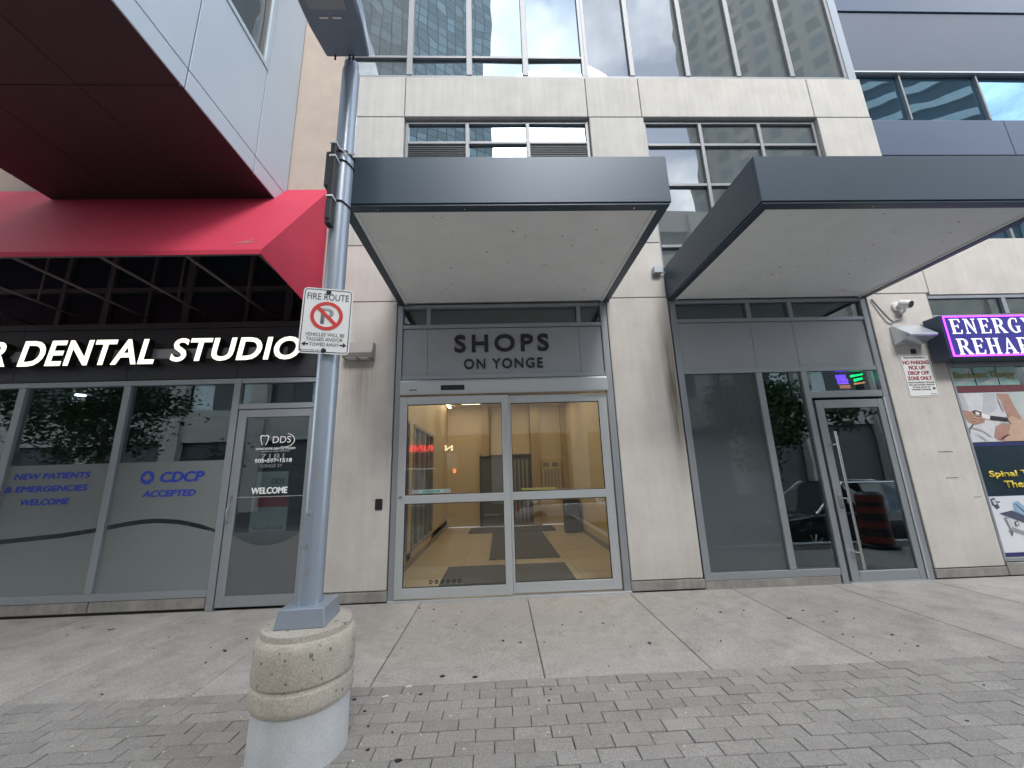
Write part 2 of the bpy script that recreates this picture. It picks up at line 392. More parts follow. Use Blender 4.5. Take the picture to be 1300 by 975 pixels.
# ================================================================== THE GROUND
GZ = -.03
g = MB().prism_xy([(-300, -400), (300, -400), (300, 60), (-300, 60)], -.9, -.62).build('road', 'asphalt'); tagk(g, 'dark asphalt road behind the photographer', kind='structure')
PV = MB().prism_xy([(-12, -1.985), (-12, -9), (2.55, -9), (2.55, -3.2), (3.65, -2.54), (12, -2.54), (12, -1.985)], -.6, GZ-.02).build('paved_strip', 'bed')
tagk(PV, 'grey brick paved strip in front of the concrete slabs', kind='structure')
SW = MB().box(-12, 12, -1.98, .3, -.6, GZ-.02).build('pavement', 'bed'); tagk(SW, 'concrete slab pavement along the shopfronts', kind='structure')
xs = [-12, -10.26, -8.94, -7.62, -6.3, -4.98, -3.67, -2.33, -1.02, .305, 1.61, 2.93, 4.24, 5.56, 6.88, 8.2, 9.52, 12]
for a, b in zip(xs, xs[1:]):
    dz = random.uniform(-.003, .002)
    MB().box(a+.004, b-.004, -1.975, .02, GZ-.1, GZ+dz).build('concrete_slab', 'slab', SW, bev=.006)
# pavers: 0.23 x 0.113 m, half bond
PW, PH = .2295, .1125
pm = []
for k in range(5):
    mb = MB(); j = [random.uniform(-.0015, .0015) for _ in range(4)]
    mb.hull([(-PW/2+.0025+j[0], -PH/2+.0025, -.06), (PW/2-.0025, -PH/2+.0025+j[1], -.06), (PW/2-.0025+j[2], PH/2-.0025, -.06), (-PW/2+.0025, PH/2-.0025+j[3], -.06)],
            [(-PW/2+.0025+j[0], -PH/2+.0025, 0), (PW/2-.0025, -PH/2+.0025+j[1], 0), (PW/2-.0025+j[2], PH/2-.0025, 0), (-PW/2+.0025, PH/2-.0025+j[3], 0)])
    o = mb.build('paver', 'paver', PV, bev=.0035); pm.append(o.data); bpy.data.objects.remove(o)
cnt = 0; extra = MB()
def in_kerb(x, y): return x > 2.4 and y < -3.22+(x-2.46)*.62
for r in range(50):
    y = -1.982 - PH*(r+.5)
    offx = {0: 0, 1: .115}.get(r % 2) + .045
    for i in range(-40, 42):
        x = offx + i*PW
        if in_kerb(x, y) or x > 8 or x < -9: continue
        lim0 = -3.75 + (r*.095); lim1 = 4.15 - r*.165
        if r < 10 and lim0 < x < lim1 and cnt < 299:
            o = bpy.data.objects.new('paver', random.choice(pm)); col.objects.link(o); o.parent = PV; cnt += 1
            o.location = (x, y, GZ+random.uniform(-.0035, .002)); o.rotation_euler = (random.uniform(-.006, .006), random.uniform(-.004, .004), random.uniform(-.006, .006))
        else:
            extra.box(x-PW/2+.003, x+PW/2-.003, y-PH/2+.003, y+PH/2-.003, GZ-.04, GZ+random.uniform(-.003, .001))
extra.build('far_pavers', 'paver', PV, kind='stuff')
k = MB().prism_xy([(2.46, -9), (2.64, -9), (2.64, -3.26), (3.68, -2.62), (12, -2.62), (12, -2.46), (3.6, -2.46), (2.46, -3.175)], -.62, GZ+.015).build('kerb', 'pedestal', bev=.01)
tagk(k, 'pale concrete kerb at the lower right edge of the paving', kind='structure')
GUM = [(-0.99, -0.23), (-0.82, -0.29), (-0.48, -0.43), (-0.5, -0.8), (-0.01, -1.26), (0.15, -1.32), (0.37, -1.34), (1.02, -0.95), (1.11, -1.02), (0.6, -0.94), (0.86, -0.6), (-0.49, -1.87), (-0.23, -1.91), (-0.61, -2.12), (0.33, -2.14), (0.3, -2.28), (-0.6, -2.78), (-0.95, -2.29), (-0.7, -2.53), (-0.87, -2.46), (1.31, -1.46), (3.5, -1.76), (3.51, -1.53), (3.1, -1.47), (2.34, -0.79), (1.95, -1.49), (3.21, -0.85), (3.17, -1.17), (3.53, -1.12), (-1.1, -0.84), (2.76, -2.72), (-3.04, -1.89), (-4.68, -0.4), (-2.61, -1.43), (-4.64, -0.6), (-2.57, -0.93), (-1.07, -2.14), (-0.8, -2.68), (3.31, -2.37), (2.61, -0.77), (3.52, -0.92)]
mb = MB()
for i, (x, y) in enumerate(GUM + [(random.uniform(-4, 5), random.uniform(-1.9, -.15)) for _ in range(26)]):
    r = random.uniform(.007, .015) if i < len(GUM) else random.uniform(.003, .006)
    if i in (11, 12, 16, 20): r = .019
    n = 9; ph = random.random()
    mb.prism_xy([(x+r*random.uniform(.75, 1.25)*math.cos(2*math.pi*q/n+ph), y+r*random.uniform(.6, 1)*math.sin(2*math.pi*q/n+ph)) for q in range(n)], GZ-.004, GZ+.0025)
tagk(mb.build('gum_spots', 'gum'), 'black chewing gum spots trodden into slabs and pavers', kind='stuff')
mb = MB()
for x, y, a in [(-.72, -2.0, .2), (-.86, -2.12, .3), (.25, -2.62, -.2), (.32, -2.62, .9)] + [(random.uniform(-3, 3.4), random.uniform(-2.85, -2.02), random.uniform(0, 3)) for _ in range(34)]:
    l, q = (.022, .007) if a in (.2, .3) else (random.uniform(.003, .008), .003)
    ca, sa = math.cos(a), math.sin(a)
    mb.prism_xy([(x+ca*u-sa*v, y+sa*u+ca*v) for u, v in ((-l, -q), (l, -q), (l, q), (-l, q))], GZ-.002, GZ+.0035)
tagk(mb.build('litter_scraps', 'litter'), 'tiny pale paper scraps and grit on the pavers', kind='stuff')
mb = MB()
for x, y, a in [(-3.85, -1.93, .4), (-2.62, -1.2, 2), (-1.75, -1.25, .3), (-1.83, -1.35, 1.2), (2.9, -1.05, .2), (-4.3, -.5, .5)]:
    for _ in range(2):
        l = random.uniform(.02, .04); a2 = a+random.uniform(-.6, .6); ca, sa = math.cos(a2), math.sin(a2)
        x += .01
        mb.prism_xy([(x+ca*u-sa*v, y+sa*u+ca*v) for u, v in ((-l, 0), (-l*.3, -l*.25), (l, 0), (-l*.2, l*.3))], GZ, GZ+.006)
tagk(mb.build('dry_leaves', 'bark'), 'few dry brown leaves lying on the slabs', kind='stuff')

# ================================================================== MAIN BUILDING
BLD = thing('city_building', 'pale concrete panel building with mirrored upper windows above both entrance canopies', 'building', (0, 0, 0))
gp = .006
def panel(x0, x1, z0, z1, mat='concrete', name='concrete_panel', y0=0., y1=.3):
    return MB().box(x0+gp, x1-gp, y0, y1, z0+gp, z1-gp).build(name, mat, BLD, bev=.007)
# joints behind the panels
MB().box(-2.52, 6.58, .14, .28, 7.36, 8.18).build('backing', 'room_dark', BLD)
for a, b in ((-2.53, -1.46), (-1.46, 1.63), (1.63, 2.56), (2.56, 5.6), (5.6, 6.595)): panel(a, b, 7.35, 8.19, 'concrete_high')
for a, b, t_ in ((-2.53, -1.455, 0), (1.645, 2.585, 0), (5.625, 6.61, 1)):
    panel(a, b, 4.95, 7.35, 'concrete_high'); MB().box(a+.02, b-.02, .04, .28, .1, 7.34).build('backing', 'plinth', BLD)
panel(-2.42, -1.455, 4.025, 4.95); panel(1.645, 2.585, 4.025, 4.95); panel(5.69, 6.72, 4.025, 4.97)
panel(-2.42, -1.455, .11, 4.025); panel(1.645, 2.59, .105, 4.025); panel(5.69, 6.675, .10, 4.025)
panel(6.72, 8.9, 3.99, 4.97); panel(8.9, 12, 3.99, 4.97)
panel(-1.455, 1.645, 4.0, 6.2)
for a, b, z in ((-2.43, -1.45, .105), (1.64, 2.6, .1), (5.685, 6.68, .095), (6.69, 12, .14)):
    MB().box(a, b, -.004, .25, -.015, z).build('plinth_block', 'plinth', BLD, bev=.008)
# shadow gap at the foot of the wall
for a, b in ((-9, -3.66), (-2.42, -1.46), (1.66, 2.6), (5.7, 12)): MB().box(a, b, .03, .2, GZ-.01, 0).build('foot_gap', 'black', BLD)
# tan rendered wall to the left
MB().box(-12, -2.535, .05, .3, 5.7, 14).build('tan_wall', 'tan_wall', BLD)
MB().box(-2.6, -2.42, .04, .25, 2.9, 5.9).build('tan_return', 'tan_wall', BLD)
# window builder: frame, mullions and each pane
def window(x0, x1, z0, z1, vx, hz, glass, y=.07, fr='window_frame', fw=.05, mw=.06, louvre=(), tilt=.004, thick=None, parent=BLD, name='window', hmw=.05, skip=()):
    W_ = MB().box(x0, x1, y, y+.1, z1-fw, z1).box(x0, x1, y, y+.1, z0, z0+fw).box(x0, x0+fw, y+.001, y+.1, z0+fw, z1-fw).box(x1-fw, x1, y+.001, y+.1, z0+fw, z1-fw).build(name, fr, parent, bev=.003)
    for v in vx: MB().box(v-mw/2, v+mw/2, y-.012, y+.09, z0+fw, z1-fw).build('mullion', fr, W_, bev=.004)
    cx = [x0+fw] + [v for v in vx] + [x1-fw]; cz = [z0+fw] + list(hz) + [z1-fw]
    for i, (a, b) in enumerate(zip(cx, cx[1:])):
        aa = a + (mw/2 if i else 0); bb = b - (mw/2 if i < len(vx) else 0)
        for j, (c, d) in enumerate(zip(cz, cz[1:])):
            if (i, j) in skip: continue
            cc = c + (hmw/2 if j else 0); dd = d - (hmw/2 if j < len(hz) else 0)
            if j < len(hz): MB().box(aa, bb, y-.006, y+.08, dd, dd+hmw).build('transom_bar', fr, W_, bev=.003)
            if (i, j) in louvre:
                lv = MB(); z = cc
                while z < dd-.03:
                    lv.hull([(aa, y+.01, z), (aa, y+.05, z+.022), (aa, y+.05, z+.027), (aa, y+.01, z+.006)], [(bb, y+.01, z), (bb, y+.05, z+.022), (bb, y+.05, z+.027), (bb, y+.01, z+.006)]); z += .038
                lv.build('louvre', 'window_frame', W_, kind='stuff'); MB().box(aa, bb, y+.06, y+.075, cc, dd).build('louvre_back', 'black', W_)
                continue
            t1, t2 = random.uniform(-tilt, tilt), random.uniform(-tilt, tilt)
            yy = y+.04
            MB().hull([(aa, yy-t1-t2, cc), (bb, yy+t1-t2, cc), (bb, yy+t1+t2, dd), (aa, yy-t1+t2, dd)], [(aa, yy+.02, cc), (bb, yy+.02, cc), (bb, yy+.02, dd), (aa, yy+.02, dd)]).build('pane', glass(i, j) if callable(glass) else glass, W_)
    return W_
window(-1.45, 1.64, 6.1, 7.33, (-.42, .60), (6.90,), 'glass_high', louvre=((0, 0), (2, 0)))
window(2.585, 5.625, 4.0, 7.33, (3.57, 4.61), (4.93, 6.06, 6.85), 'glass_high_grey')
window(-2.53, 1.67, 8.2, 12.0, (-1.41, -.375, .61), (8.66,), lambda i, j: 'glass_high_grey' if i == 0 else 'glass_high', y=.03, mw=.1, fw=.06)
window(1.67, 6.42, 8.2, 12.0, (2.5, 3.5, 4.42, 5.4), (), 'glass_high_grey', y=.03, mw=.085, fw=.06)
MB().box(6.42, 6.57, .02, .2, 8.2, 12).build('corner_post', 'pole_paint', BLD, bev=.005)
MB().box(-2.5, 6.5, .22, .28, 3.99, 12).build('backing', 'room_dark', BLD)
# blue metal wing on the right
MB().box(6.5, 9.19, .12, .3, 6.68, 7.42).build('metal_panel', 'blue_metal', BLD, bev=.006); MB().box(9.2, 14, .12, .3, 6.68, 7.42).build('metal_panel', 'blue_metal', BLD, bev=.006)
MB().box(6.3, 14, .12, .3, 8.50, 9.93).build('metal_panel', 'violet_metal', BLD, bev=.006); MB().box(6.3, 14, .1, .3, 9.95, 12).build('metal_panel', 'blue_metal', BLD, bev=.006)
MB().box(6.5, 14, .09, .14, 8.46, 8.49).build('trim', 'aluminium_light', BLD)
window(6.5, 14, 7.43, 8.46, (7.52, 9.0, 10.6, 12.2), (), 'glass_blue', y=.14, mw=.035, fw=.012)
MB().box(6.6, 14, .3, .4, 6.4, 6.7).build('shadow_gap', 'black', BLD)
window(6.62, 14, 4.98, 6.5, (8.62, 10.6, 12.2), (), 'glass_blue', y=.14, mw=.05, fw=.02)

# ================================================================== PROJECTING BAY (upper left)
BAY = thing('projecting_bay', 'boxy overhanging bay with pale metal side panels and dark red underside', 'bay', (-4.86, 0, 5.6))
sx = (-6.46, -5.40, -4.33, -3.27)
sy_ = (-4.6, -3.3, -1.97, -.72, .04)
for a, b in zip(sx, sx[1:]):
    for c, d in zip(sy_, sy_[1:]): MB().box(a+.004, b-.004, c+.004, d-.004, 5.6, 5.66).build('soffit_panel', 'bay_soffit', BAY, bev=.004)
zs = (5.60, 5.855, 7.0); ys = (-4.6, -3.2, -1.935, -.755, .04)
MB().box(-6.42, -3.31, -4.5, .04, 5.67, 13).build('core', 'black', BAY)
for c, d in zip(ys, ys[1:]):
    MB().box(-3.3, -3.262, c+.007, d-.007, 5.602, 5.85).build('metal_panel', 'bay_panel', BAY, bev=.004)
    if d in (-.755,): zt = 7.33
    else: zt = 13
    MB().box(-3.3, -3.262, c+.007, d-.007, 5.862, zt).build('metal_panel', 'bay_panel', BAY, bev=.004)
MB().box(-6.46, -6.42, -4.6, .04, 5.67, 13).build('metal_panel', 'bay_panel', BAY, bev=.004)
wn = MB().box(-3.31, -3.25, -1.925, -.765, 7.345, 7.42).box(-3.31, -3.25, -.84, -.765, 7.42, 13).box(-3.31, -3.25, -1.925, -1.87, 7.42, 13).build('window', 'bay_panel', BAY, bev=.004)
MB().box(-3.30, -3.275, -1.87, -.84, 7.42, 13).build('pane', 'glass_high_grey', wn)

# ================================================================== AWNING
AW = thing('awning', 'large red fabric awning with open dark underside above the dental studio sign', 'awning', (-5.8, 0, 4))
th = .012; XR, XL = -2.60, -11.5
Lz, Ly, Tz = 4.0, -1.42, 5.97
MB().hull([(XL, .03, Tz), (XL, Ly, Lz), (XL, Ly+.01, Lz-th), (XL, .03, Tz-th*1.4)], [(XR, .03, Tz), (XR, Ly, Lz), (XR, Ly+.01, Lz-th), (XR, .03, Tz-th*1.4)]).build('fabric_slope', 'awning_red', AW)
MB().prism_yz([(.03, Tz), (Ly, Lz), (Ly, Lz-.05), (.03, 3.80)], XR, XR+.01).build('fabric_end', 'awning_red', AW)
MB().box(XL, XR, Ly-.006, Ly, Lz-.055, Lz).build('valance', 'awning_red', AW)
MB().tube([(XL, Ly+.03, Lz-.035), (XR-.02, Ly+.03, Lz-.035)], .018, 8).build('front_bar', 'awning_steel', AW)
MB().tube([(XR-.03, Ly+.03, Lz-.035), (XR-.03, .5, 3.94)], .016, 8).build('bar', 'awning_steel', AW)
x = -3.43
while x > -9:
    MB().tube([(x, Ly+.03, Lz-.035), (x, .55, 3.95)], .017, 8).build('rafter', 'awning_steel', AW)
    MB().tube([(x, -.31, 3.96), (x, -.31, 5.42)], .013, 8).build('strut', 'awning_steel', AW)
    MB().tube([(x+.05, Ly+.06, Lz+.01), (x+.05, 0, 5.84)], .013, 8).build('rafter', 'awning_steel', AW)
    x -= .92
MB().tube([(XL, -.31, 5.42), (XR-.03, -.31, 5.42)], .013, 8).build('purlin', 'awning_steel', AW)
# scuff on the cloth
mb = MB()
for (a, b, c, d) in ((-2.98, 4.12, -2.78, 4.26), (-2.93, 4.14, -2.72, 4.20)):
    def P(xx, zz, o=.004):
        t_ = (zz-Lz)/(Tz-Lz); return (xx, Ly+(.03-Ly)*t_ - o, zz+o)
    mb.hull([P(a, b), P((a+c)/2, (b+d)/2-.012), P(c, d), P((a+c)/2, (b+d)/2+.006)], [P(a, b, .002), P((a+c)/2, (b+d)/2-.012, .002), P(c, d, .002), P((a+c)/2, (b+d)/2+.006, .002)])
mb.build('scuff', 'print_skin_light', AW)
# recessed dark clerestory behind the awning
CL = thing('clerestory', 'dark recessed glazing with grey bars hidden under the red awning', 'window', (-6, .57, 3.8))
MB().box(-12, -2.45, .62, .68, 3.7, 5.9).build('pane', 'print_dark', CL)
for x, wd in ((-6.9, .07), (-6.2, .1), (-5.55, .05), (-4.95, .12), (-4.0, .05), (-3.35, .12)): MB().box(x-wd/2, x+wd/2, .56, .62, 3.7, 5.7).build('mullion', 'opp_dark', CL)
MB().box(-12, -2.45, .565, .615, 4.52, 4.6).build('transom_bar', 'opp_dark', CL); MB().box(-12, -2.45, .5, .615, 3.7, 3.8).build('sill', 'opp_dark', CL)
mb = MB()
for i in range(14): mb.box(-3.25, -2.5, .57, .6, 4.66+i*.055, 4.69+i*.055)
mb.build('louvre', 'opp_dark', CL)
MB().box(-2.5, -2.43, .04, .7, 3.7, 5.9).build('side_reveal', 'tan_wall', CL); MB().box(-12, -2.45, .05, .7, 5.72, 5.9).build('head', 'tan_wall', CL)

# ================================================================== SHOPFRONT HELPERS
def bars(parent, mat, lst, name='frame_bar', bev=.003):
    for a in lst: MB().box(*a).build(name, mat, parent, bev=bev)
def room(parent, x0, x1, y0, y1, z0, z1, mat, name='interior'):
    mb = MB(); t_ = .05
    mb.box(x0, x1, y1, y1+t_, z0, z1).box(x0-t_, x0, y0, y1, z0, z1).box(x1, x1+t_, y0, y1, z0, z1).box(x0, x1, y0, y1, z1, z1+t_).box(x0, x1, y0, y1, z0-t_, z0)
    return mb.build(name, mat, parent)

# ================================================================== DENTAL SHOPFRONT
DS = thing('dental_shopfront', 'dental studio shopfront with half frosted windows under dark sign band', 'shopfront', (-5, 0, 0))
MB().box(-12, -5.06, -.004, .2, -.0, .125).build('plinth', 'plinth', DS, bev=.008); MB().box(-5.05, -3.665, -.004, .2, -.0, .125).build('plinth', 'plinth', DS, bev=.008)
Y0, Y1 = -.01, .09
bars(DS, 'aluminium', [(-12, -3.65, Y0, Y1, .13, .215), (-12, -3.65, Y0, Y1, 2.83, 2.90), (-6.50, -6.41, Y0-.004, Y1, .217, 2.828), (-5.12, -5.03, Y0-.004, Y1, .217, 2.828), (-8.0, -7.91, Y0-.004, Y1, .217, 2.828),
                       (-3.645, -3.555, Y0-.006, Y1, GZ, 2.90), (-3.553, -2.48, Y0, Y1, 2.465, 2.54), (-3.553, -2.43, Y0, Y1, 2.83, 2.90), (-2.475, -2.425, Y0-.006, Y1, GZ, 2.828)])
def curve_z(x):
    pts = [(-8, .83), (-6.5, .84), (-6.14, .865), (-5.57, .905), (-5.15, .955), (-4.88, 1.005), (-4.6, 1.04), (-4.39, 1.045), (-4.1, 1.015), (-3.8, .94), (-3.5, .84)]
    for (a, b), (c, d) in zip(pts, pts[1:]):
        if a <= x <= c: return b+(d-b)*(x-a)/(c-a)
    return .83
for x0, x1 in ((-7.91, -6.50), (-6.41, -5.12), (-5.03, -3.645)):
    MB().box(x0, x1, .03, .04, .215, 2.83).build('window_pane', 'glass_tint', DS)
    n = 14; X = [x0+(x1-x0)*i/n for i in range(n+1)]
    def hw(x): return .028 if x < -3.8 else .02
    MB().prism_xz([(x0, .215), (x1, .215)] + [(x, curve_z(x)-hw(x)) for x in X[::-1]], .025, .0285).build('frosted_film', 'film', DS)
    MB().prism_xz([(x1, 1.79), (x0, 1.79)] + [(x, curve_z(x)+hw(x)) for x in X], .025, .0285).build('frosted_film', 'film', DS)
yt = .052
for s_, a in (('NEW PATIENTS', (-6.32, -5.36, 1.61, 1.69)), ('& EMERGENCIES', (-6.40, -5.36, 1.45, 1.53)), ('WELCOME', (-6.17, -5.56, 1.285, 1.365)), ('CDCP', (-4.47, -3.90, 1.52, 1.66)), ('ACCEPTED', (-4.66, -3.98, 1.34, 1.425))):
    thick_lettering('window_lettering', s_, a, .0235, 'ink_blue', DS, .007 if s_ != 'CDCP' else .011, .15)
MB().disc(-4.63, 1.59, .088, .0215, .0235, 28).build('maple_leaf_badge', 'ink_blue', DS)
leaf = [(0, .06), (.014, .035), (.032, .042), (.03, .01), (.052, .014), (.044, -.004), (.056, -.012), (.022, -.032), (.004, -.03), (.004, -.058), (-.004, -.058), (-.004, -.03), (-.022, -.032), (-.056, -.012), (-.044, -.004), (-.052, .014), (-.03, .01), (-.032, .042), (-.014, .035)]
MB().prism_xz([(-4.63+a, 1.592+b) for a, b in leaf], .0190, .0205).build('maple_leaf', 'film', DS)
MB().box(-3.553, -2.478, .03, .04, 2.54, 2.83).build('transom_pane', 'glass_tint', DS)
dr = MB().box(-3.545, -3.435, -.005, .05, 0, 2.455).box(-2.59, -2.485, -.005, .05, 0, 2.455).box(-3.435, -2.59, -.004, .05, 0, .125).box(-3.435, -2.59, -.004, .05, 2.35, 2.455).build('door', 'aluminium', DS, bev=.004)
MB().box(-3.435, -2.59, .018, .028, .125, 2.35).build('door_pane', 'glass_tint', dr)
n = 16; cx = [-3.435+.845*i/n for i in range(n+1)]
MB().prism_xz([(-3.435, .125), (-2.59, .125)] + [(x, .70+.14*((x+3.01)/.42)**2) for x in cx[::-1]], .013, .0165).build('frosted_film', 'grey_film', dr)
yd = .014
mb = MB()
hx, hz_ = -3.17, 2.035
tooth = [(-.06, .05), (-.045, .072), (-.015, .07), (.0, .06), (.02, .072), (.048, .068), (.06, .045), (.05, .0), (.035, -.05), (.022, -.07), (.008, -.03), (.0, -.02), (-.012, -.035), (-.022, -.07), (-.034, -.05), (-.05, .0)]
inn = [(a*.78, b*.8) for a, b in tooth]
for i in range(len(tooth)):
    q = (i+1) % len(tooth); mb.prism_xz([(hx+tooth[i][0], hz_+tooth[i][1]), (hx+tooth[q][0], hz_+tooth[q][1]), (hx+inn[q][0], hz_+inn[q][1]), (hx+inn[i][0], hz_+inn[i][1])], yd, yd+.002)
mb.build('tooth_emblem', 'ink_white', dr)
mb = MB(); mb.ring(-2.90, 2.03, .088, .096, yd, yd+.002, 20, -110, 75, 1.4); mb.build('swoosh', 'ink_white', dr)
for s_, a, mt, bo in (('DDS', (-3.06, -2.82, 1.995, 2.085), 'ink_white', 0), ('DONCASTER DENTAL STUDIO', (-3.27, -2.75, 1.905, 1.935), 'ink_white', .03), ('COSMETIC & FAMILY DENTISTRY', (-3.2, -2.82, 1.88, 1.892), 'ink_white', .0),
                  ('7181', (-3.2, -2.89, 1.785, 1.855), 'ink_grey', 0), ('905•597•1518', (-3.27, -2.78, 1.735, 1.79), 'ink_white', .035), ('YONGE ST', (-3.2, -2.9, 1.675, 1.715), 'ink_grey', 0), ('WELCOME', (-3.27, -2.80, 1.335, 1.42), 'ink_white', .04)):
    thick_lettering('door_lettering', s_, a, yd, mt, dr, .005) if bo == .04 else lettering('door_lettering', s_, a[0], a[1], a[2], a[3], yd, mt, dr, bold=bo)
MB().box(-3.435, -2.59, .012, .017, 1.295, 1.305).build('push_line', 'ink_grey', dr)
MB().box(-3.27, -2.80, .06, .07, .86, 1.30).build('hours_card', 'ink_grey', dr); MB().box(-3.2, -2.80, .054, .058, 1.17, 1.29).build('hours_header', 'ink_maroon', dr)
MB().box(-3.24, -2.83, .06, .065, 1.36, 1.62).build('logo_card', 'ink_grey', dr); lettering('door_lettering', 'DDS', -3.04, -2.87, 1.46, 1.53, .052, 'ink_black', dr)
lettering('door_lettering', '905-597-1518', -3.22, -2.84, .885, .92, .052, 'ink_black', dr)
MB().tube([(-3.50, -.012, .99), (-3.50, -.055, 1.01), (-3.505, -.06, 1.17), (-3.505, -.012, 1.2)], .011, 8).build('handle', 'steel', dr, smooth=True); MB().box(-3.515, -3.48, -.014, -.006, 1.24, 1.33).build('lock_plate', 'steel', dr)
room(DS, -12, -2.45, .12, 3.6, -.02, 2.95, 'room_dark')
MB().box(-4.6, -2.6, 1.2, 1.28, 0, 2.2).build('partition', 'opp_dark', DS); MB().box(-7.5, -5.6, 2.2, 2.6, 0, 1.1).build('reception_desk', 'opp_dark', DS)
MB().lathe([(.001, 2.935), (.06, 2.935), (.06, 2.95)], -6.75, 1.0, 16).build('ceiling_spot', 'shop_lamp', DS)
# sign band
SB = thing('sign_band', 'dark grey metal band carrying the dental studio letters', 'sign band', (-5, 0, 2.9))
for a, b in ((-12, -8.1), (-8.1, -6.6), (-6.6, -5.1), (-5.1, -3.62), (-3.62, -2.43)): MB().box(a+.003, b-.003, -.03, .5, 2.905, 3.64).build('panel', 'dark_fascia', SB, bev=.003)
MB().box(-12, -2.43, -.045, .55, 3.645, 3.73).build('cap', 'dark_fascia', SB, bev=.004)
MB().box(-12, -2.95, -.075, -.035, 3.19, 3.33).build('raceway', 'sign_panel', SB, bev=.003)
DL = thing('illuminated_letters', 'glowing cream slanted block letters reading R DENTAL STUDIO', 'letters', (-4.9, -.2, 3.1))
channel_letters('DENTAL', -6.40, -4.64, 3.085, 3.44, -.18, .10, 'dental_letter_face', 'black', DL, .02, .12, 1.05)
channel_letters('STUDIO', -4.43, -2.70, 3.11, 3.44, -.18, .10, 'dental_letter_face', 'black', DL, .02, .12, 1.05)
channel_letters('DONCASTER', -9.25, -6.56, 3.085, 3.44, -.18, .10, 'dental_letter_face', 'black', DL, .02, .12, 1.05)

# ================================================================== SHOPS ENTRANCE
EN = thing('entrance_surround', 'grey metal entrance surround with sign panels above sliding doors', 'door surround', (.1, 0, 0))
Y0, Y1 = .02, .14
bars(EN, 'aluminium', [(-1.445, -1.37, Y0-.01, Y1, GZ, 3.965), (1.55, 1.64, Y0-.01, Y1, GZ, 3.965), (-1.368, 1.548, Y0, Y1, 3.915, 3.965), (-1.368, 1.548, Y0, Y1, 3.60, 3.655), (-1.368, 1.548, Y0, Y1, 2.83, 2.90)])
bars(EN, 'aluminium', [(-1.03, -.97, Y0-.004, Y1, 3.657, 3.913), (1.19, 1.25, Y0-.004, Y1, 3.657, 3.913)], 'mullion')
for a, b in ((-1.368, -1.03), (-.97, 1.19), (1.25, 1.548)): MB().box(a, b, .07, .08, 3.655, 3.915).build('transom_pane', 'glass_tint', EN)
for a, b in ((-1.366, -1.012), (-1.008, 1.208), (1.212, 1.546)): MB().box(a, b, .045, .07, 2.905, 3.595).build('panel', 'sign_panel', EN, bev=.002)
bars(EN, 'canopy_metal', [(1.642, 1.655, .03, .2, GZ, 3.96), (-1.46, -1.447, .03, .2, GZ, 3.96)], 'gap_shade', 0)  # dark strips painting the shade of the narrow reveal gaps
MB().box(-1.5, 1.7, .15, .2, 2.8, 4.0).build('void_backing', 'room_brown', EN)  # brown sheet standing in for the dim ceiling void behind the transom
MB().box(-1.445, 1.64, -.02, .3, GZ-.02, -.008).build('threshold', 'aluminium_light', EN, bev=.003)
SL = thing('shop_name_letters', 'black block letters reading SHOPS ON YONGE above sliding doors', 'letters', (.1, .04, 3))
channel_letters('SHOPS', -.62, .755, 3.225, 3.49, .012, .033, None, 'black', SL, .022, 0, 1.32)
channel_letters('ON YONGE', -.485, .655, 2.975, 3.125, .02, .025, None, 'black', SL, .014, 0, 1.2)
SD = thing('sliding_door', 'automatic double glass sliding door with light metal frames into lit lobby', 'door', (.1, 0, 0))
MB().prism_yz([(-.05, 2.60), (-.05, 2.78), (-.035, 2.81), (.13, 2.81), (.13, 2.60)], -1.365, 1.545).build('header_box', 'aluminium_light', SD, bev=.003)
MB().box(-1.365, 1.545, -.056, -.048, 2.615, 2.63).build('header_lip', 'aluminium_light', SD)
MB().box(-.80, -.47, -.062, -.045, 2.655, 2.725).build('motion_sensor', 'black', SD, bev=.006); MB().box(-1.235, -1.13, -.056, -.045, 2.66, 2.672).build('label_plate', 'black', SD)
def leaf_(x0, x1, gx0, gx1, y, gz0):
    lf = MB().box(x0, gx0, y, y+.045, .012, 2.575).box(gx1, x1, y, y+.045, .012, 2.575).box(gx0, gx1, y+.001, y+.045, 2.465, 2.575).box(gx0, gx1, y+.001, y+.045, .012, gz0).box(gx0, gx1, y+.001, y+.045, 1.15, 1.255).build('door_leaf', 'aluminium_light', SD, bev=.003)
    MB().box(gx0, gx1, y+.018, y+.026, gz0, 1.15).build('pane', 'glass_clear', lf); MB().box(gx0, gx1, y+.018, y+.026, 1.255, 2.465).build('pane', 'glass_clear', lf)
    mb = MB()
    for a, b in ((gz0, 1.15), (1.255, 2.465)):
        mb.box(gx0, gx0+.008, y+.01, y+.03, a, b).box(gx1-.008, gx1, y+.01, y+.03, a, b).box(gx0+.008, gx1-.008, y+.01, y+.03, b-.008, b).box(gx0+.008, gx1-.008, y+.01, y+.03, a, a+.008)
    mb.build('gasket', 'rubber', lf); return lf
l1 = leaf_(-1.362, .13, -1.26, .04, -.025, .135); l2 = leaf_(.135, 1.535, .165, 1.42, .035, .135)
MB().disc(-1.315, 1.235, .022, -.034, -.025, 14).build('lock', 'steel', l1)
yg = -.014
MB().box(-1.17, -.66, yg, yg+.002, 1.275, 1.325).build('sticker', 'ink_grey', l1, label='pale green automatic door sticker'); MB().box(-1.08, -.76, yg-.002, yg, 1.28, 1.32).build('sticker_band', 'print_teal', l1)
lettering('sticker_text', 'AUTOMATIC DOOR', -1.03, -.8, 1.288, 1.311, yg-.004, 'ink_black', l1, bold=.02)
mb = MB(); mb.box(.28, .74, yg+.058, yg+.060, 1.272, 1.300)
mb.build('sticker', 'ink_olive', l2)
mb = MB()
for i in range(6): mb.ring(-.905+i*.072, .197, .011, .024, yg, yg+.002, 12)
mb.build('sticker_icons', 'ink_black', l1)

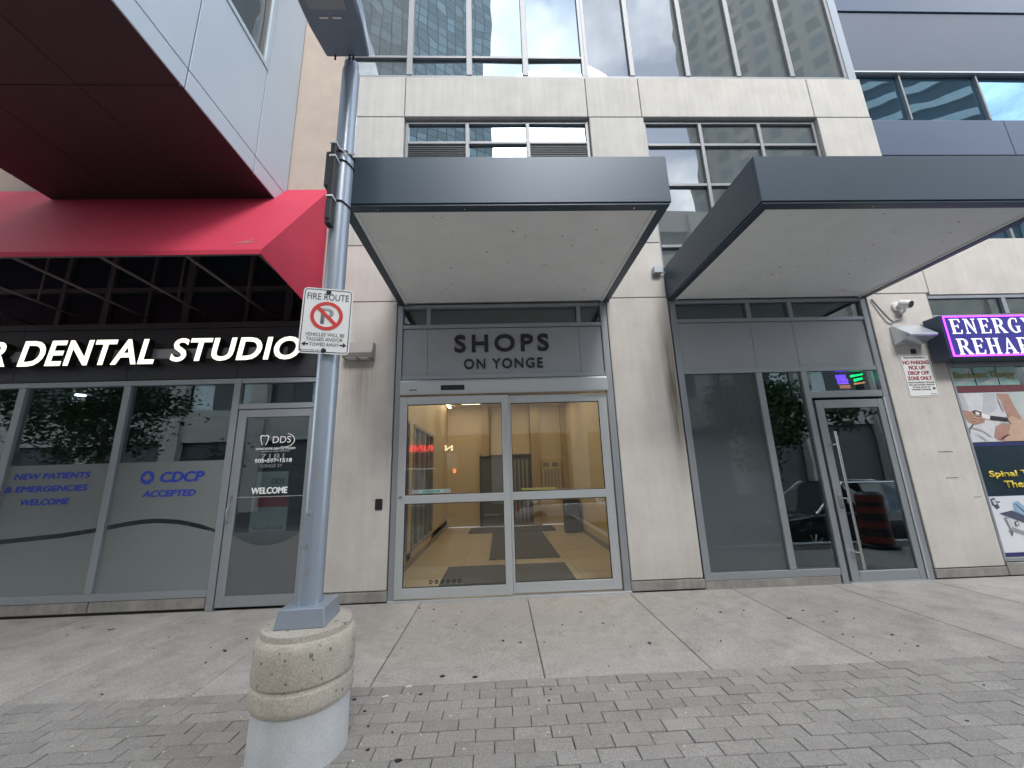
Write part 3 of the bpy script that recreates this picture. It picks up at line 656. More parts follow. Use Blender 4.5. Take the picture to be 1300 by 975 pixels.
# ---- lobby
LB = thing('lobby', 'warm lit entrance lobby seen through the sliding glass doors', 'lobby', (.3, 3, 0))
MB().box(-1.6, 2.1, .15, 7.2, -.06, -.022).build('floor_bed', 'room_brown', LB)
for i in range(4):
    for j in range(8):
        MB().box(-1.6+i*.925+.003, -1.6+(i+1)*.925-.003, .2+j*.87+.003, .2+(j+1)*.87-.003, -.03, -.008).build('floor_tile', 'lobby_tile', LB)
MB().box(2.06, 2.12, .15, 7.2, 0, 3.62).build('wall', 'lobby_wall', LB); MB().box(-1.6, 2.1, .15, 7.2, 3.55, 3.62).build('ceiling', 'lobby_wall', LB)
MB().box(-1.6, 2.1, 6.75, 6.8, 0, 3.6).build('wall', 'lobby_wall', LB)
wl = MB()
wl.box(-1.66, -1.6, .15, 7.0, 2.46, 3.62).box(-1.66, -1.6, 1.62, 1.95, 0, 2.46).box(-1.66, -1.6, 4.1, 7.0, 0, 2.46).box(-1.66, -1.6, .15, 7.2, 0, .22).build('wall', 'lobby_wall', LB)
for a, b in ((.15, 1.62), (1.95, 4.1)):
    q = MB(); q.box(-1.65, -1.58, a, b, 2.40, 2.46).box(-1.65, -1.58, a, b, .22, .27)
    nn = 3 if b < 2 else 4
    for i in range(nn+1):
        yv = a+(b-a-.05)*i/nn; q.box(-1.652, -1.578, yv, yv+.05, .27, 2.40)
    o = q.build('side_window', 'fixture', LB); MB().box(-1.63, -1.62, a, b, .27, 2.4).build('pane', 'glass_tint', o)
room(LB, -2.4, -1.7, .2, 4.2, 0, 2.6, 'sign_panel', 'side_shop')
MB().box(-1.6, -1.585, .15, 6.7, 0, .1).build('baseboard', 'fixture', LB); MB().box(2.045, 2.06, .15, 6.7, 0, .1).build('baseboard', 'fixture', LB)
for a, b in ((-.55, -.32), (.95, 1.2), (1.9, 2.06)): MB().box(a, b, 6.55, 6.75, 2.02 if b < 1 else 0, 3.55).build('upright', 'lobby_brown', LB)  # brown uprights for the darker bands on the far wall
fd = MB().box(-.62, -.57, 6.66, 6.74, 0, 2.0).box(.93, .99, 6.66, 6.73, 0, 2.0).box(-.62, .99, 6.65, 6.74, 2.0, 2.06).build('inner_door', 'opp_dark', LB)
MB().box(-.57, .93, 6.70, 6.72, 0, 2.0).build('pane', 'grey_film', fd); MB().box(.15, .2, 6.67, 6.7, 0, 2.0).build('stile', 'fixture', fd)
MB().box(-.5, .1, 6.68, 6.695, .3, .34).build('push_bar', 'steel', fd)
for i in range(5): MB().box(.3+i*.12, .36+i*.12, 6.685, 6.698, .1, 1.9).build('blind_slat', 'fixture', fd)
nb = MB().box(1.25, 1.86, 6.70, 6.745, .95, 1.86).build('notice_board', 'lobby_brown', LB); MB().box(1.27, 1.84, 6.69, 6.699, .97, 1.84).build('notice_sheet', 'lobby_wall', nb)
mb = MB(); mb.box(1.31, 1.5, 6.68, 6.689, 1.66, 1.79).box(1.58, 1.78, 6.68, 6.689, 1.66, 1.79)
mb.build('photo', 'fixture', nb)
mb = MB()
for i in range(5):
    for j in range(9): mb.box(1.33+i*.1, 1.40+i*.1, 6.683, 6.689, 1.02+j*.065, 1.06+j*.065)
mb.build('listing', 'fixture', nb)
MB().box(1.62, 2.0, 4.9, 5.2, 0, .8).build('bin', 'opp_dark', LB)
for i, (a, b, c, d) in enumerate(((-.9, 1.05, .6, 1.7), (-.23, 1.05, 2.13, 5.35), (-.87, 1.45, 5.4, 6.4))):
    o = box('door_mat', 'mat', None, a, b, c, d, -.006, .006, bev=.003); tagk(o, ('wide dark mat just inside the sliding doors', 'long dark runner mat in the middle of the lobby', 'far dark mat before the inner lobby door')[i], 'mat', 'dark floor mats in the lobby')
for yy in (1.2, 3.2, 5.2):
    for xx in (-1.1, .9):
        o = MB().box(xx, xx+.55, yy, yy+.9, 3.535, 3.549).build('ceiling_lamp', 'lobby_lamp', LB)
MB().box(-1.52, -1.44, .4, 6.4, 3.48, 3.5).build('cove_lamp', 'lobby_lamp', LB)
MB().lathe([(.001, 3.40), (.05, 3.42), (.05, 3.55)], -.1, 5.0, 14).build('dome_camera', 'black', LB)

# ================================================================== CANOPIES
def canopy(x0, x1, label):
    C = thing('entrance_canopy', label, 'canopy', ((x0+x1)/2, 0, 4), 'flat metal canopies over the two entrances')
    yf, zt, zb = -2.18, 4.50, 3.985
    xm = (x0+x1)/2
    MB().box(x0, x1, yf, yf+.04, zb, zt).build('front_fascia', 'canopy_metal', C, bev=.004)
    for a in (x0, x1-.04): MB().box(a, a+.04, yf+.041, .0, zb, zt).build('side_fascia', 'canopy_metal', C, bev=.003)
    MB().box(x0+.012, x1-.012, yf+.012, yf+.10, zb-.022, zb-.001).box(x0+.012, x0+.10, yf+.101, 0, zb-.022, zb-.001).box(x1-.10, x1-.012, yf+.101, 0, zb-.022, zb-.001).build('bottom_flange', 'canopy_metal', C, bev=.002)
    MB().box(x0+.04, x1-.04, yf+.05, -.002, zb+.005, zb+.03).build('soffit_panel', 'soffit', C)
    for a in (x0+.10, x1-.135): MB().box(a, a+.035, yf+.10, -.002, zb-.012, zb+.003).build('edge_strip', 'soffit', C)
    MB().box(x0+.04, x1-.04, yf+.04, .0, zt-.06, zt-.02).build('roof_sheet', 'canopy_metal', C)
    mb = MB()
    for i in range(4): mb.lathe([(.008, zb-.027), (.008, zb-.02)], x0+.35+i*(x1-x0-.7)/3, yf+.055, 8)
    mb.build('bolts', 'steel', C)
    mb = MB()
    for i in range(26):
        a, b, q = random.uniform(x0+.25, x1-.25), random.uniform(-2.0, -.2), random.uniform(.004, .013)
        mb.prism_xy([(a+q*random.uniform(.6, 1.6)*math.cos(k*1.05), b+q*random.uniform(.5, 1.3)*math.sin(k*1.05)) for k in range(6)], zb+.002, zb+.0055)
    mb.build('rust_specks', 'print_skin', C, kind='stuff')
    return C
canopy(-1.445, 1.70, 'dark grey box canopy over the sliding doors, left of two'); canopy(2.585, 5.70, 'dark grey box canopy over the right glass door')

# ================================================================== RIGHT SHOPFRONT
RS = thing('vacant_shopfront', 'grey metal shopfront with blanked window and single glass door', 'shopfront', (4.1, 0, 0))
Y0, Y1 = .0, .1
bars(RS, 'aluminium', [(2.60, 2.69, Y0-.006, Y1, .07, 3.965), (5.575, 5.655, Y0-.006, Y1, GZ, 3.965), (2.692, 5.573, Y0, Y1, 3.915, 3.965), (2.692, 5.573, Y0, Y1, 3.61, 3.665), (2.692, 5.573, Y0, Y1, 2.82, 2.89),
    (2.60, 4.415, Y0-.002, Y1, .072, .16), (3.745, 3.835, Y0-.004, Y1, .162, 2.818), (4.418, 4.50, Y0-.006, Y1, GZ, 2.818), (4.502, 5.573, Y0, Y1, 2.425, 2.52)])
bars(RS, 'aluminium', [(3.77, 3.835, Y0-.004, Y1, 3.667, 3.913), (4.42, 4.485, Y0-.004, Y1, 3.667, 3.913)], 'mullion')
for a, b in ((2.69, 3.77), (3.835, 4.42), (4.485, 5.575)): MB().box(a, b, .04, .05, 3.665, 3.915).build('transom_pane', 'glass_tint', RS)
for a, b in ((2.694, 3.798), (3.802, 4.448), (4.452, 5.571)): MB().box(a, b, .022, .05, 2.894, 3.606).build('panel', 'sign_panel', RS, bev=.002)
MB().box(5.66, 5.69, .03, .2, GZ, 3.96).box(2.588, 2.598, .03, .2, 0, 3.96).build('gap_shade', 'canopy_metal', RS)  # dark strips in place of the shaded gaps beside the piers
MB().box(2.69, 3.745, .03, .04, .16, 2.82).build('window_pane', 'glass_over_film', RS); MB().box(2.69, 3.745, .042, .05, .16, 2.82).build('blanking_film', 'grey_film', RS)
MB().box(3.835, 4.418, .03, .04, .16, 2.82).build('window_pane', 'glass_tint', RS)
MB().box(4.50, 5.575, .03, .04, 2.52, 2.82).build('transom_pane', 'glass_tint', RS)
MB().box(2.6, 4.40, -.002, .2, -.06, .068).build('plinth', 'plinth', RS, bev=.008)
dr = MB().box(4.535, 4.645, -.012, .04, -.012, 2.385).box(5.455, 5.54, -.012, .04, -.012, 2.385).box(4.645, 5.455, -.011, .04, 2.27, 2.385).box(4.645, 5.455, -.011, .04, -.012, .115).build('door', 'aluminium', RS, bev=.004)
MB().box(4.645, 5.455, .01, .018, .115, 2.27).build('door_pane', 'glass_tint', dr)
MB().tube([(4.665, -.085, .15), (4.665, -.085, 1.93)], .016, 12).build('pull_handle', 'steel', dr, smooth=True)
MB().tube([(4.60, -.085, 1.75), (4.672, -.085, 1.75)], .010, 8).tube([(4.60, -.01, 1.75), (4.60, -.09, 1.75)], .012, 8).build('handle_bracket', 'steel', dr)
MB().tube([(4.60, -.085, .36), (4.672, -.085, .36)], .010, 8).tube([(4.60, -.01, .36), (4.60, -.09, .36)], .012, 8).build('handle_bracket', 'steel', dr)
MB().box(4.575, 4.615, -.03, -.01, .90, 1.08).tube([(4.585, -.05, 1.04), (4.66, -.055, 1.03), (4.665, -.055, .97)], .009, 8).build('latch', 'steel', dr, bev=.002)
MB().tube([(5.558, -.015, 0), (5.558, -.015, 2.41)], .011, 8).build('hinge_rod', 'aluminium_light', dr, smooth=True)
MB().box(4.5, 5.575, -.02, .2, GZ-.01, -.012).build('threshold', 'aluminium_light', RS)
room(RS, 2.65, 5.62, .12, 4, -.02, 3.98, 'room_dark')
for (a, b, mt, tl, rows, nm) in ((5.13, 5.29, 'led_blue', .0, 3, 'blue'), (5.36, 5.55, 'led_green', 0, 3, 'green')):
    t_ = thing('neon_sign', 'small %s neon sign glowing behind the glass above the right door' % nm, 'neon sign', (a, .2, 2.6))
    if nm == 'blue':
        MB().box(a, b-.02, .2, .22, 2.74, 2.80).build('neon_word', mt, t_); MB().box(a+.01, b, .2, .22, 2.665, 2.725).build('neon_word', mt, t_)
        mb = MB()
        mb.box(a+.0, b+.01, .198, .2, 2.655, 2.66).box(a+.0, b+.01, .198, .2, 2.728, 2.732).box(a+.02, b+.02, .2, .21, 2.62, 2.635).box(a+.02, b+.02, .2, .21, 2.595, 2.605).build('neon_line', 'led_orange', t_)
    else:
        MB().prism_xz([(a, 2.76), (b-.01, 2.79), (b, 2.815), (a, 2.795)], .2, .22).build('neon_word', mt, t_); MB().prism_xz([(a+.04, 2.69), (b-.03, 2.72), (b-.02, 2.755), (a+.04, 2.735)], .2, .22).build('neon_word', mt, t_)
        MB().prism_xz([(a+.03, 2.645), (b, 2.665), (b, 2.685), (a+.03, 2.67)], .2, .22).build('neon_line', 'led_orange', t_)

# ================================================================== FAR RIGHT SHOPFRONT
FR = thing('rehab_shopfront', 'clinic shopfront covered with printed posters at the right edge', 'shopfront', (8, 0, 0))
bars(FR, 'aluminium', [(6.685, 12, .01, .1, 3.935, 3.985), (6.685, 12, .01, .1, 3.60, 3.665), (6.685, 6.72, .008, .1, .15, 3.6), (7.86, 7.93, .006, .1, 3.667, 3.933), (9.2, 9.28, .006, .1, .15, 3.93), (6.722, 12, .01, .1, .15, .20), (6.722, 12, .01, .1, 2.84, 2.9)])
MB().box(6.72, 12, .04, .05, .2, 3.93).build('window_pane', 'glass_tint', FR)
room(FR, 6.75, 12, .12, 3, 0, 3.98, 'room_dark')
# posters
def poster(name, lab, x0, x1, z0, z1, mat):
    t_ = thing(name, lab, 'poster', (x0, 0, z0)); MB().box(x0, x1, .030, .036, z0, z1).build('sheet', mat, t_); return t_
p1 = poster('window_strip', 'teal printed strip reading Shockwave Therapy on the clinic window', 6.722, 7.74, 2.55, 2.83, 'print_teal')
MB().box(6.722, 9.2, .024, .0295, 2.45, 2.545).build('border', 'print_maroon', p1)
mb = MB()
for pts in (((6.75, 2.60), (6.95, 2.68), (7.1, 2.66), (6.9, 2.58)), ((7.15, 2.58), (7.35, 2.68), (7.5, 2.66), (7.3, 2.57)), ((6.9, 2.8), (7.0, 2.82), (7.05, 2.7), (6.98, 2.7))): mb.prism_xz(pts, .027, .0295)
mb.build('picture_patch', 'print_photo', p1)
for q in (7.06, 7.42): MB().box(q, q+.012, .026, .0295, 2.555, 2.825).build('picture_line', 'print_dark', p1)
lettering('strip_lettering', 'Shockwave Therapy', 6.745, 7.70, 2.635, 2.765, .018, 'ink_olive', p1, bold=.025)
p2 = poster('therapy_poster', 'photo poster of hands in white shirt holding a massage device to a knee', 6.722, 9.2, 1.725, 2.445, 'print_photo')
POLY = [("torso", 'print_shirt', [(6.722, 2.441), (7.392, 2.43), (7.427, 2.239), (7.383, 2.107), (7.184, 1.948), (7.062, 1.73), (6.73, 1.73), (6.739, 1.993), (6.724, 2.157)]),
 ("towel", 'print_shirt', [(6.797, 1.959), (7.122, 1.966), (7.189, 1.73), (6.726, 1.73)]),
 ("shirt_shade", 'print_shade', [(7.133, 2.431), (7.295, 2.427), (7.269, 2.209), (7.118, 2.114), (7.016, 2.117)]),
 ("sleeve", 'print_shade', [(6.724, 2.442), (6.807, 2.439), (6.843, 2.22), (6.779, 2.123), (6.724, 2.191)]),
 ("hand", 'print_skin', [(6.724, 2.198), (6.829, 2.174), (6.999, 2.117), (7.045, 2.076), (7.007, 2.002), (6.868, 1.97), (6.778, 2.008), (6.724, 2.092)]),
 ("arm", 'print_skin', [(7.323, 2.426), (7.5, 2.415), (7.535, 2.229), (7.588, 2.052), (7.566, 1.987), (7.392, 2.008), (7.383, 2.107), (7.363, 2.234)]),
 ("knee", 'print_skin', [(7.158, 1.942), (7.283, 1.991), (7.398, 1.975), (7.412, 1.845), (7.334, 1.734), (7.149, 1.739), (7.088, 1.789)]),
 ("shin", 'print_skin_light', [(7.424, 2.023), (7.585, 2.042), (7.9, 1.98), (7.9, 1.73), (7.209, 1.73), (7.3, 1.815)]),
 ("device_body", 'sign_white', [(7.003, 2.15), (7.123, 2.097), (7.095, 2.042), (6.985, 2.071)]),
 ("device_head", 'ink_black', [(6.873, 2.173), (6.929, 2.188), (7.01, 2.15), (6.988, 2.104), (6.908, 2.1)]),
 ("device_screen", 'sign_white', [(6.905, 2.16), (6.93, 2.165), (6.98, 2.14), (6.965, 2.12), (6.92, 2.118)]),
 ("device_barrel", 'ink_black', [(7.124, 2.101), (7.382, 2.061), (7.354, 2.009), (7.095, 2.042)]),
 ("finger", 'print_skin_light', [(6.84, 2.14), (6.99, 2.10), (7.0, 2.085), (6.85, 2.12)]),
 ("finger", 'print_skin_light', [(6.83, 2.095), (6.98, 2.06), (6.985, 2.045), (6.84, 2.075)]),
 ("finger", 'print_skin_light', [(6.84, 2.05), (6.95, 2.02), (6.95, 2.008), (6.85, 2.03)]),
 ("hand_over_knee", 'print_skin_light', [(7.36, 2.05), (7.44, 2.09), (7.52, 2.05), (7.46, 1.98), (7.40, 1.97)]),
 ("knee_shade", 'print_maroon', [(7.16, 1.755), (7.22, 1.80), (7.32, 1.83), (7.33, 1.82), (7.24, 1.785), (7.2, 1.755)]),
 ("fold", 'print_shade', [(6.80, 1.95), (6.95, 1.90), (7.05, 1.80), (7.04, 1.79), (6.93, 1.885), (6.79, 1.93)]),
 ("fold", 'print_shade', [(6.80, 1.86), (6.92, 1.80), (6.97, 1.74), (6.95, 1.74), (6.90, 1.785)]),
 ("fold", 'print_shade', [(7.30, 2.42), (7.34, 2.3), (7.35, 2.16), (7.33, 2.16), (7.31, 2.3)]),
 ("cable", 'ink_black', [(6.823, 1.991), (6.828, 1.974), (6.748, 1.911), (6.73, 1.84), (6.724, 1.85), (6.738, 1.921)])]
for i, (n_, mt, pts) in enumerate(POLY): MB().prism_xz(pts, .0288-i*.0007, .0295-i*.0007+.0001).build('print_'+n_, mt, p2)
p3 = poster('dark_window_sheet', 'dark window sheet with yellow words Spinal Traction Therapy', 6.722, 9.2, .985, 1.715, 'print_dark')
MB().box(6.722, 9.2, .026, .0295, 1.665, 1.715).build('border', 'print_navy', p3)
for s_, a in (('Spinal Traction', (6.84, 7.93, 1.215, 1.325)), ('Therapy', (7.02, 7.6, 1.06, 1.185))):
    lettering('lettering', s_, a[0]+.008, a[1]+.008, a[2]-.008, a[3]-.008, .024, 'ink_black', p3, bold=.03); lettering('lettering', s_, *a, .021, 'ink_yellow', p3, bold=.025)
p4 = poster('equipment_poster', 'white poster with a blue cushioned traction table, blue bottom stripe', 6.722, 9.2, .205, .98, 'print_white')
MB().box(6.722, 9.2, .026, .0295, .205, .255).build('border', 'print_navy', p4)
for i, (n_, mt, pts) in enumerate((("device", 'print_slate', [(6.759, 0.947), (6.821, 0.966), (6.862, 0.833), (6.811, 0.806), (6.758, 0.873)]), ("device_arm", 'print_slate', [(6.779, 0.908), (6.883, 0.917), (6.884, 0.899), (6.775, 0.887)]), ("device_screen", 'print_photo', [(6.775, .93), (6.815, .945), (6.835, .88), (6.79, .87)]),
    ("table", 'print_slate', [(6.827, 0.758), (7.016, 0.79), (7.4, 0.60), (7.4, 0.52), (6.869, 0.736)]), ("cushion", 'print_lightblue', [(7.067, 0.892), (7.139, 0.911), (7.3, 0.75), (7.25, 0.66), (7.055, 0.789)]), ("cushion_shade", 'print_slate', [(7.09, .87), (7.10, .88), (7.24, .71), (7.225, .70)]),
    ("table_base", 'ink_grey', [(6.872, 0.698), (6.934, 0.719), (6.959, 0.572), (7.3, 0.44), (7.3, 0.40), (6.916, 0.539)]), ("table_gap", 'print_white', [(6.905, .68), (6.925, .69), (6.945, .58), (6.925, .565)]), ("foot", 'print_slate', [(6.884, 0.54), (6.938, 0.509), (6.913, 0.464), (6.9, .47), (6.915, .505), (6.88, .525)]), ("knob", 'print_slate', [(6.999, 0.644), (7.043, 0.657), (7.055, 0.598), (7.004, 0.582)]), ("knob_ring", 'print_white', [(7.012, .635), (7.035, .64), (7.04, .605), (7.013, .598)]))):
    MB().prism_xz(pts, .0285-i*.0012, .0297-i*.0012).build('print_'+n_, mt, p4)
# neon-edged light box
NS = thing('clinic_sign', 'blue light box sign with violet neon edge reading ENERGY REHAB', 'sign', (7.8, -.15, 2.9))
x0, x1, z0, z1 = 6.43, 9.0, 2.895, 3.545
MB().box(x0, x1, -.27, -.03, z0, z1).build('sign_case', 'violet_metal', NS, bev=.008)
MB().box(x0+.015, x1-.015, -.276, -.268, z0+.015, z1-.015).build('sign_face', 'sign_blue', NS)
MB().tube([(x0+.03, -.285, z0+.03), (x0+.03, -.285, z1-.03), (x1-.03, -.285, z1-.03), (x1-.03, -.285, z0+.03), (x0+.03, -.285, z0+.03)], .011, 8).build('neon_tube', 'neon_violet', NS)
MB().tube([(6.72, -.04, 2.86), (6.5, -.2, 2.885), (6.46, -.22, 2.87)], .006, 6).build('cable', 'black', NS)
# serif capitals drawn stroke by stroke
def serif(ch, mb, x, z, h, y):
    """boxes and bowls, unit cap height; returns advance"""
    T, t_, sf = .17, .06, .055
    def B(a, b, c, d): mb.box(x+a*h, x+b*h, y-random.uniform(0, .0008), y+.004, z+c*h, z+d*h)
    def stem(a): B(a, a+T, sf, 1-sf); B(a-.07, a+T+.07, 0, sf); B(a-.07, a+T+.07, 1-sf, 1)
    def Q(pts): mb.prism_xz([(x+a*h, z+b*h) for a, b in pts], y-random.uniform(0, .0008), y+.004)
    def bowl(a, zc, ro, zr, T2=.16, a0=-90, a1=90):
        n = 14
        for i in range(n):
            t0, t1 = R(a0+(a1-a0)*i/n), R(a0+(a1-a0)*(i+1)/n)
            f = lambda t, k: (a+(ro-(T2 if k else 0))*math.cos(t), zc+(zr-(t_ if k else 0))*math.sin(t))
            Q([f(t0, 0), f(t1, 0), f(t1, 1), f(t0, 1)])
    if ch == 'E':
        stem(.08); B(.25, .66, 0, t_); B(.25, .66, 1-t_, 1); B(.25, .5, .48, .48+t_); Q([(.66, 0), (.72, .26), (.67, .26), (.6, .06)]); Q([(.66, 1), (.69, .76), (.64, .76), (.58, .94)]); B(.47, .52, .38, .63); return .78
    if ch == 'N':
        B(.1, .1+t_, sf, 1); B(.62, .62+t_, .0, 1-sf); B(0, .28, 0, sf); B(.54, .8, 1-sf, 1); B(0, .2, 1-sf, 1); Q([(.08, 1), (.27, 1), (.68, .0), (.62, 0)]); return .84
    if ch in 'RBP':
        stem(.08); B(.25, .42, 1-t_, 1); B(.25, .42, .47, .47+t_); bowl(.40, .735, .29, .265)
        if ch == 'R': Q([(.34, .5), (.50, .5), (.80, sf), (.60, sf)]); B(.58, .86, 0, sf)
        if ch == 'B': B(.25, .42, 0, t_); bowl(.40, .265, .34, .265); return .8
        return .84
    if ch == 'G':
        bowl(.44, .5, .40, .51, .17, 90, 270); Q([(.44, 1.01), (.62, .97), (.60, .91), (.44, .95)]); Q([(.44, -.01), (.62, .03), (.60, .09), (.44, .05)]); B(.56, .72, .05, .42); B(.50, .80, .40, .45); B(.63, .68, .70, .99); return .86
    if ch == 'Y':
        B(.3, .47, sf, .45); B(.22, .55, 0, sf); Q([(.02, 1-sf), (.22, 1-sf), (.46, .42), (.3, .42)]); Q([(.62, 1-sf), (.68, 1-sf), (.47, .42), (.40, .42)]); B(-.04, .28, 1-sf, 1); B(.54, .78, 1-sf, 1); return .78
    if ch == 'H': stem(.08); stem(.55); B(.25, .55, .48, .48+t_); return .86
    if ch == 'A':
        Q([(.08, sf), (.14, sf), (.40, .86), (.38, 1)]); Q([(.36, 1), (.42, 1), (.76, sf), (.56, sf)]); B(.2, .6, .3, .3+t_); B(0, .24, 0, sf); B(.48, .84, 0, sf); return .84
    return .4
for word, xx, zz, hh, adv in (('ENERGY', 6.54, 3.255, .225, 1.28), ('REHAB', 6.56, 2.945, .235, 1.25)):
    for ch in word:
        mb = MB(); a_ = serif(ch, mb, xx, zz, hh, -.281); mb.build('letter', 'sign_letter_white', NS); xx += a_*hh*adv*.93

# ================================================================== WALL FITTINGS
def wall_light(x0, x1, zt, label, wedge):
    t_ = thing('wall_light', label, 'wall light', ((x0+x1)/2, 0, zt-.2), 'wedge lights on the concrete piers')
    if wedge:
        MB().prism_yz([(-.001, zt), (-.05, zt), (-.26, zt-.20), (-.25, zt-.225), (-.001, zt-.30)], x0, x1).build('housing', 'hood', t_, bev=.006)
    else:
        MB().prism_yz([(-.001, zt), (-.09, zt), (-.15, zt-.17), (-.13, zt-.23), (-.001, zt-.25)], x0, x1).build('housing', 'fixture', t_, bev=.006)
        for a in (x0+.06, x0+.24): MB().prism_yz([(-.04, zt-.246), (-.125, zt-.234), (-.127, zt-.240), (-.04, zt-.252)], a, a+.12).build('lens', 'fixture_lens', t_)
wall_light(-2.16, -1.74, 3.37, 'brown wedge wall light on the pier left of sliding doors', False)
wall_light(5.93, 6.36, 3.48, 'pale sloped wall light on pier below the white camera', True)
o = box('card_reader', 'black', None, -1.645, -1.55, -.02, 0, 1.085, 1.225, bev=.006); tagk(o, 'small black card reader left of the sliding doors', 'card reader')
jb = thing('junction_box', 'small grey box on the pier joint beside the right canopy', 'junction box', (2.48, 0, 4.4))
MB().box(2.40, 2.53, -.09, -.001, 4.39, 4.50).build('case', 'light_grey_box', jb, bev=.006); MB().tube([(2.53, -.04, 4.41), (2.585, -.04, 4.41)], .01, 8).build('conduit', 'light_grey_box', jb)
cm = thing('security_camera', 'white security camera mounted above the sloped wall light', 'camera', (6.2, 0, 3.8))
cv = Vector((.22, -1, -.5)).normalized(); c0 = Vector((6.13, -.05, 3.83))
MB().tube([(6.12, 0, 3.80), (6.12, -.035, 3.80)], .075, 20).build('mount', 'camera_white', cm, smooth=True)
MB().tube([c0, c0+cv*.02, c0+cv*.12, c0+cv*.15], [.03, .062, .062, .058], 20).build('camera_body', 'camera_white', cm, smooth=True)
MB().tube([c0+cv*.151, c0+cv*.156], .05, 20).build('lens_window', 'black', cm)
MB().tube([c0+cv*.05+Vector((0, -.01, -.05)), c0+Vector((.03, -.02, -.13)), (6.15, -.01, 3.68)], .02, 8).build('stalk', 'camera_white', cm, smooth=True)
pts = []
for i in range(13):
    t_ = i/12; pts.append((5.745+.28*t_+.02*math.sin(t_*3), -.02-.02*math.sin(t_*math.pi), 3.93-.43*math.sin(t_*1.75)+.06*t_*t_*1.2))
pts += [(6.12, -.025, 3.60), (6.16, -.02, 3.68)]
MB().tube(pts, .013, 8).build('cable', 'fixture', cm, smooth=True)
MB().box(6.165, 6.235, -.012, -.0, 3.05, 3.12).build('sensor', 'black', None)
so_ = bpy.data.objects['sensor']; so_.name = 'photo_sensor'; tagk(so_, 'tiny black square sensor between wall light and parking notice', 'sensor')
mb = MB(); mb.box(6.17, 6.38, -.003, 0, 1.60, 1.615).box(6.18, 6.36, -.003, 0, 1.245, 1.255).box(6.5, 6.6, -.003, 0, .98, .99)
o = mb.build('old_mount_marks', 'plinth'); tagk(o, 'faint scars left by a removed sign on right pier', 'wall marks')

# private property notice
PN = thing('parking_notice', 'white private property no parking notice on the right pier', 'sign', (6.19, 0, 2.4))
x0, x1, z0, z1 = 5.955, 6.425, 2.395, 3.045
def rrect(x0, x1, z0, z1, r, n=5):
    p = []
    for cx_, cz_, a0 in ((x1-r, z1-r, 0), (x0+r, z1-r, 90), (x0+r, z0+r, 180), (x1-r, z0+r, 270)):
        for i in range(n+1): t_ = R(a0+90*i/n); p.append((cx_+r*math.cos(t_), cz_+r*math.sin(t_)))
    return p
def frame_rr(x0, x1, z0, z1, r, wd, y0, y1, mb=None):
    mb = mb or MB(); a = rrect(x0, x1, z0, z1, r); b = rrect(x0+wd, x1-wd, z0+wd, z1-wd, max(r-wd, .002)); n = len(a)
    for i in range(n): q = (i+1) % n; mb.prism_xz([a[i], a[q], b[q], b[i]], y0, y1)
    return mb
MB().prism_xz(rrect(x0, x1, z0, z1, .03), -.006, -.001).build('plate', 'sign_white', PN)
frame_rr(x0+.012, x1-.012, z0+.012, z1-.012, .025, .006, -.0075, -.0055).build('border', 'ink_black', PN)
for s_, a, mt, bo in (('PRIVATE PROPERTY', (6.02, 6.36, 2.975, 2.997), 'ink_black', .03), ('NO PARKING', (5.99, 6.39, 2.885, 2.945), 'ink_maroon', .04), ('PICK UP/', (6.06, 6.32, 2.805, 2.865), 'ink_maroon', .04), ('DROP OFF', (6.03, 6.35, 2.725, 2.785), 'ink_maroon', .04), ('ZONE ONLY', (6.0, 6.37, 2.645, 2.705), 'ink_maroon', .04),
                  ('UNAUTHORIZED VEHICLES', (5.99, 6.39, 2.600, 2.622), 'ink_black', .03), ('WILL BE TAGGED AND/OR', (5.99, 6.38, 2.565, 2.587), 'ink_black', .03), ('TOWED AWAY AT', (6.04, 6.31, 2.53, 2.552), 'ink_black', .03), ("OWNER'S EXPENSE", (6.02, 6.31, 2.495, 2.517), 'ink_black', .03), ('BY-LAW', (6.30, 6.38, 2.43, 2.445), 'ink_black', .02)):
    lettering('notice_text', s_, *a, -.0075, mt, PN, bold=bo)
MB().prism_xz([(6.345, 2.545), (6.395, 2.52), (6.345, 2.495)], -.0075, -.0055).build('arrow', 'ink_black', PN)

# ================================================================== STREET LAMP
LX, LY = -1.2136, -2.6383
LP = thing('street_lamp', 'grey metal street lamp standing on a round grooved concrete base', 'street lamp', (LX, LY, GZ))
base = MB().lathe([(.268, GZ-.1), (.262, .262)], LX, LY, 72).build('pedestal', 'pedestal', LP, smooth=True)
prof = [(.262, .25), (.272, .255), (.279, .268), (.281, .285), (.281, .335), (.278, .355), (.268, .364), (.264, .372), (.268, .380), (.278, .388), (.281, .40), (.281, .545), (.278, .575), (.268, .598), (.257, .606), (.253, .608), (.253, .640), (.250, .644), (.01, .646)]
MB().lathe(prof, LX, LY, 72).build('concrete_drum', 'drum', LP, smooth=True)
def quad_ring(h, rot, z): return [(LX+h*math.cos(R(rot+a)), LY+h*math.sin(R(rot+a)), z) for a in (45, 135, 225, 315)]
MB().hull(quad_ring(.205, 4, .645), quad_ring(.185, 4, .75)).build('base_shroud', 'pole_paint', LP, bev=.004)
MB().lathe([(.073, .745), (.071, 4.93)], LX, LY, 32).build('pole', 'pole_paint', LP, smooth=True)
hh = MB()
a_ = R(-115)
hh.box(LX-.045, LX+.02, LY-.0745, LY-.06, 1.08, 1.30)
hh.build('hand_hole_cover', 'pole_paint', LP, bev=.003)
MB().lathe([(.006, 0), (.006, .004)], 0, 0, 8).build('temporary', 'steel', None)
bpy.data.objects.remove(bpy.data.objects['temporary'])
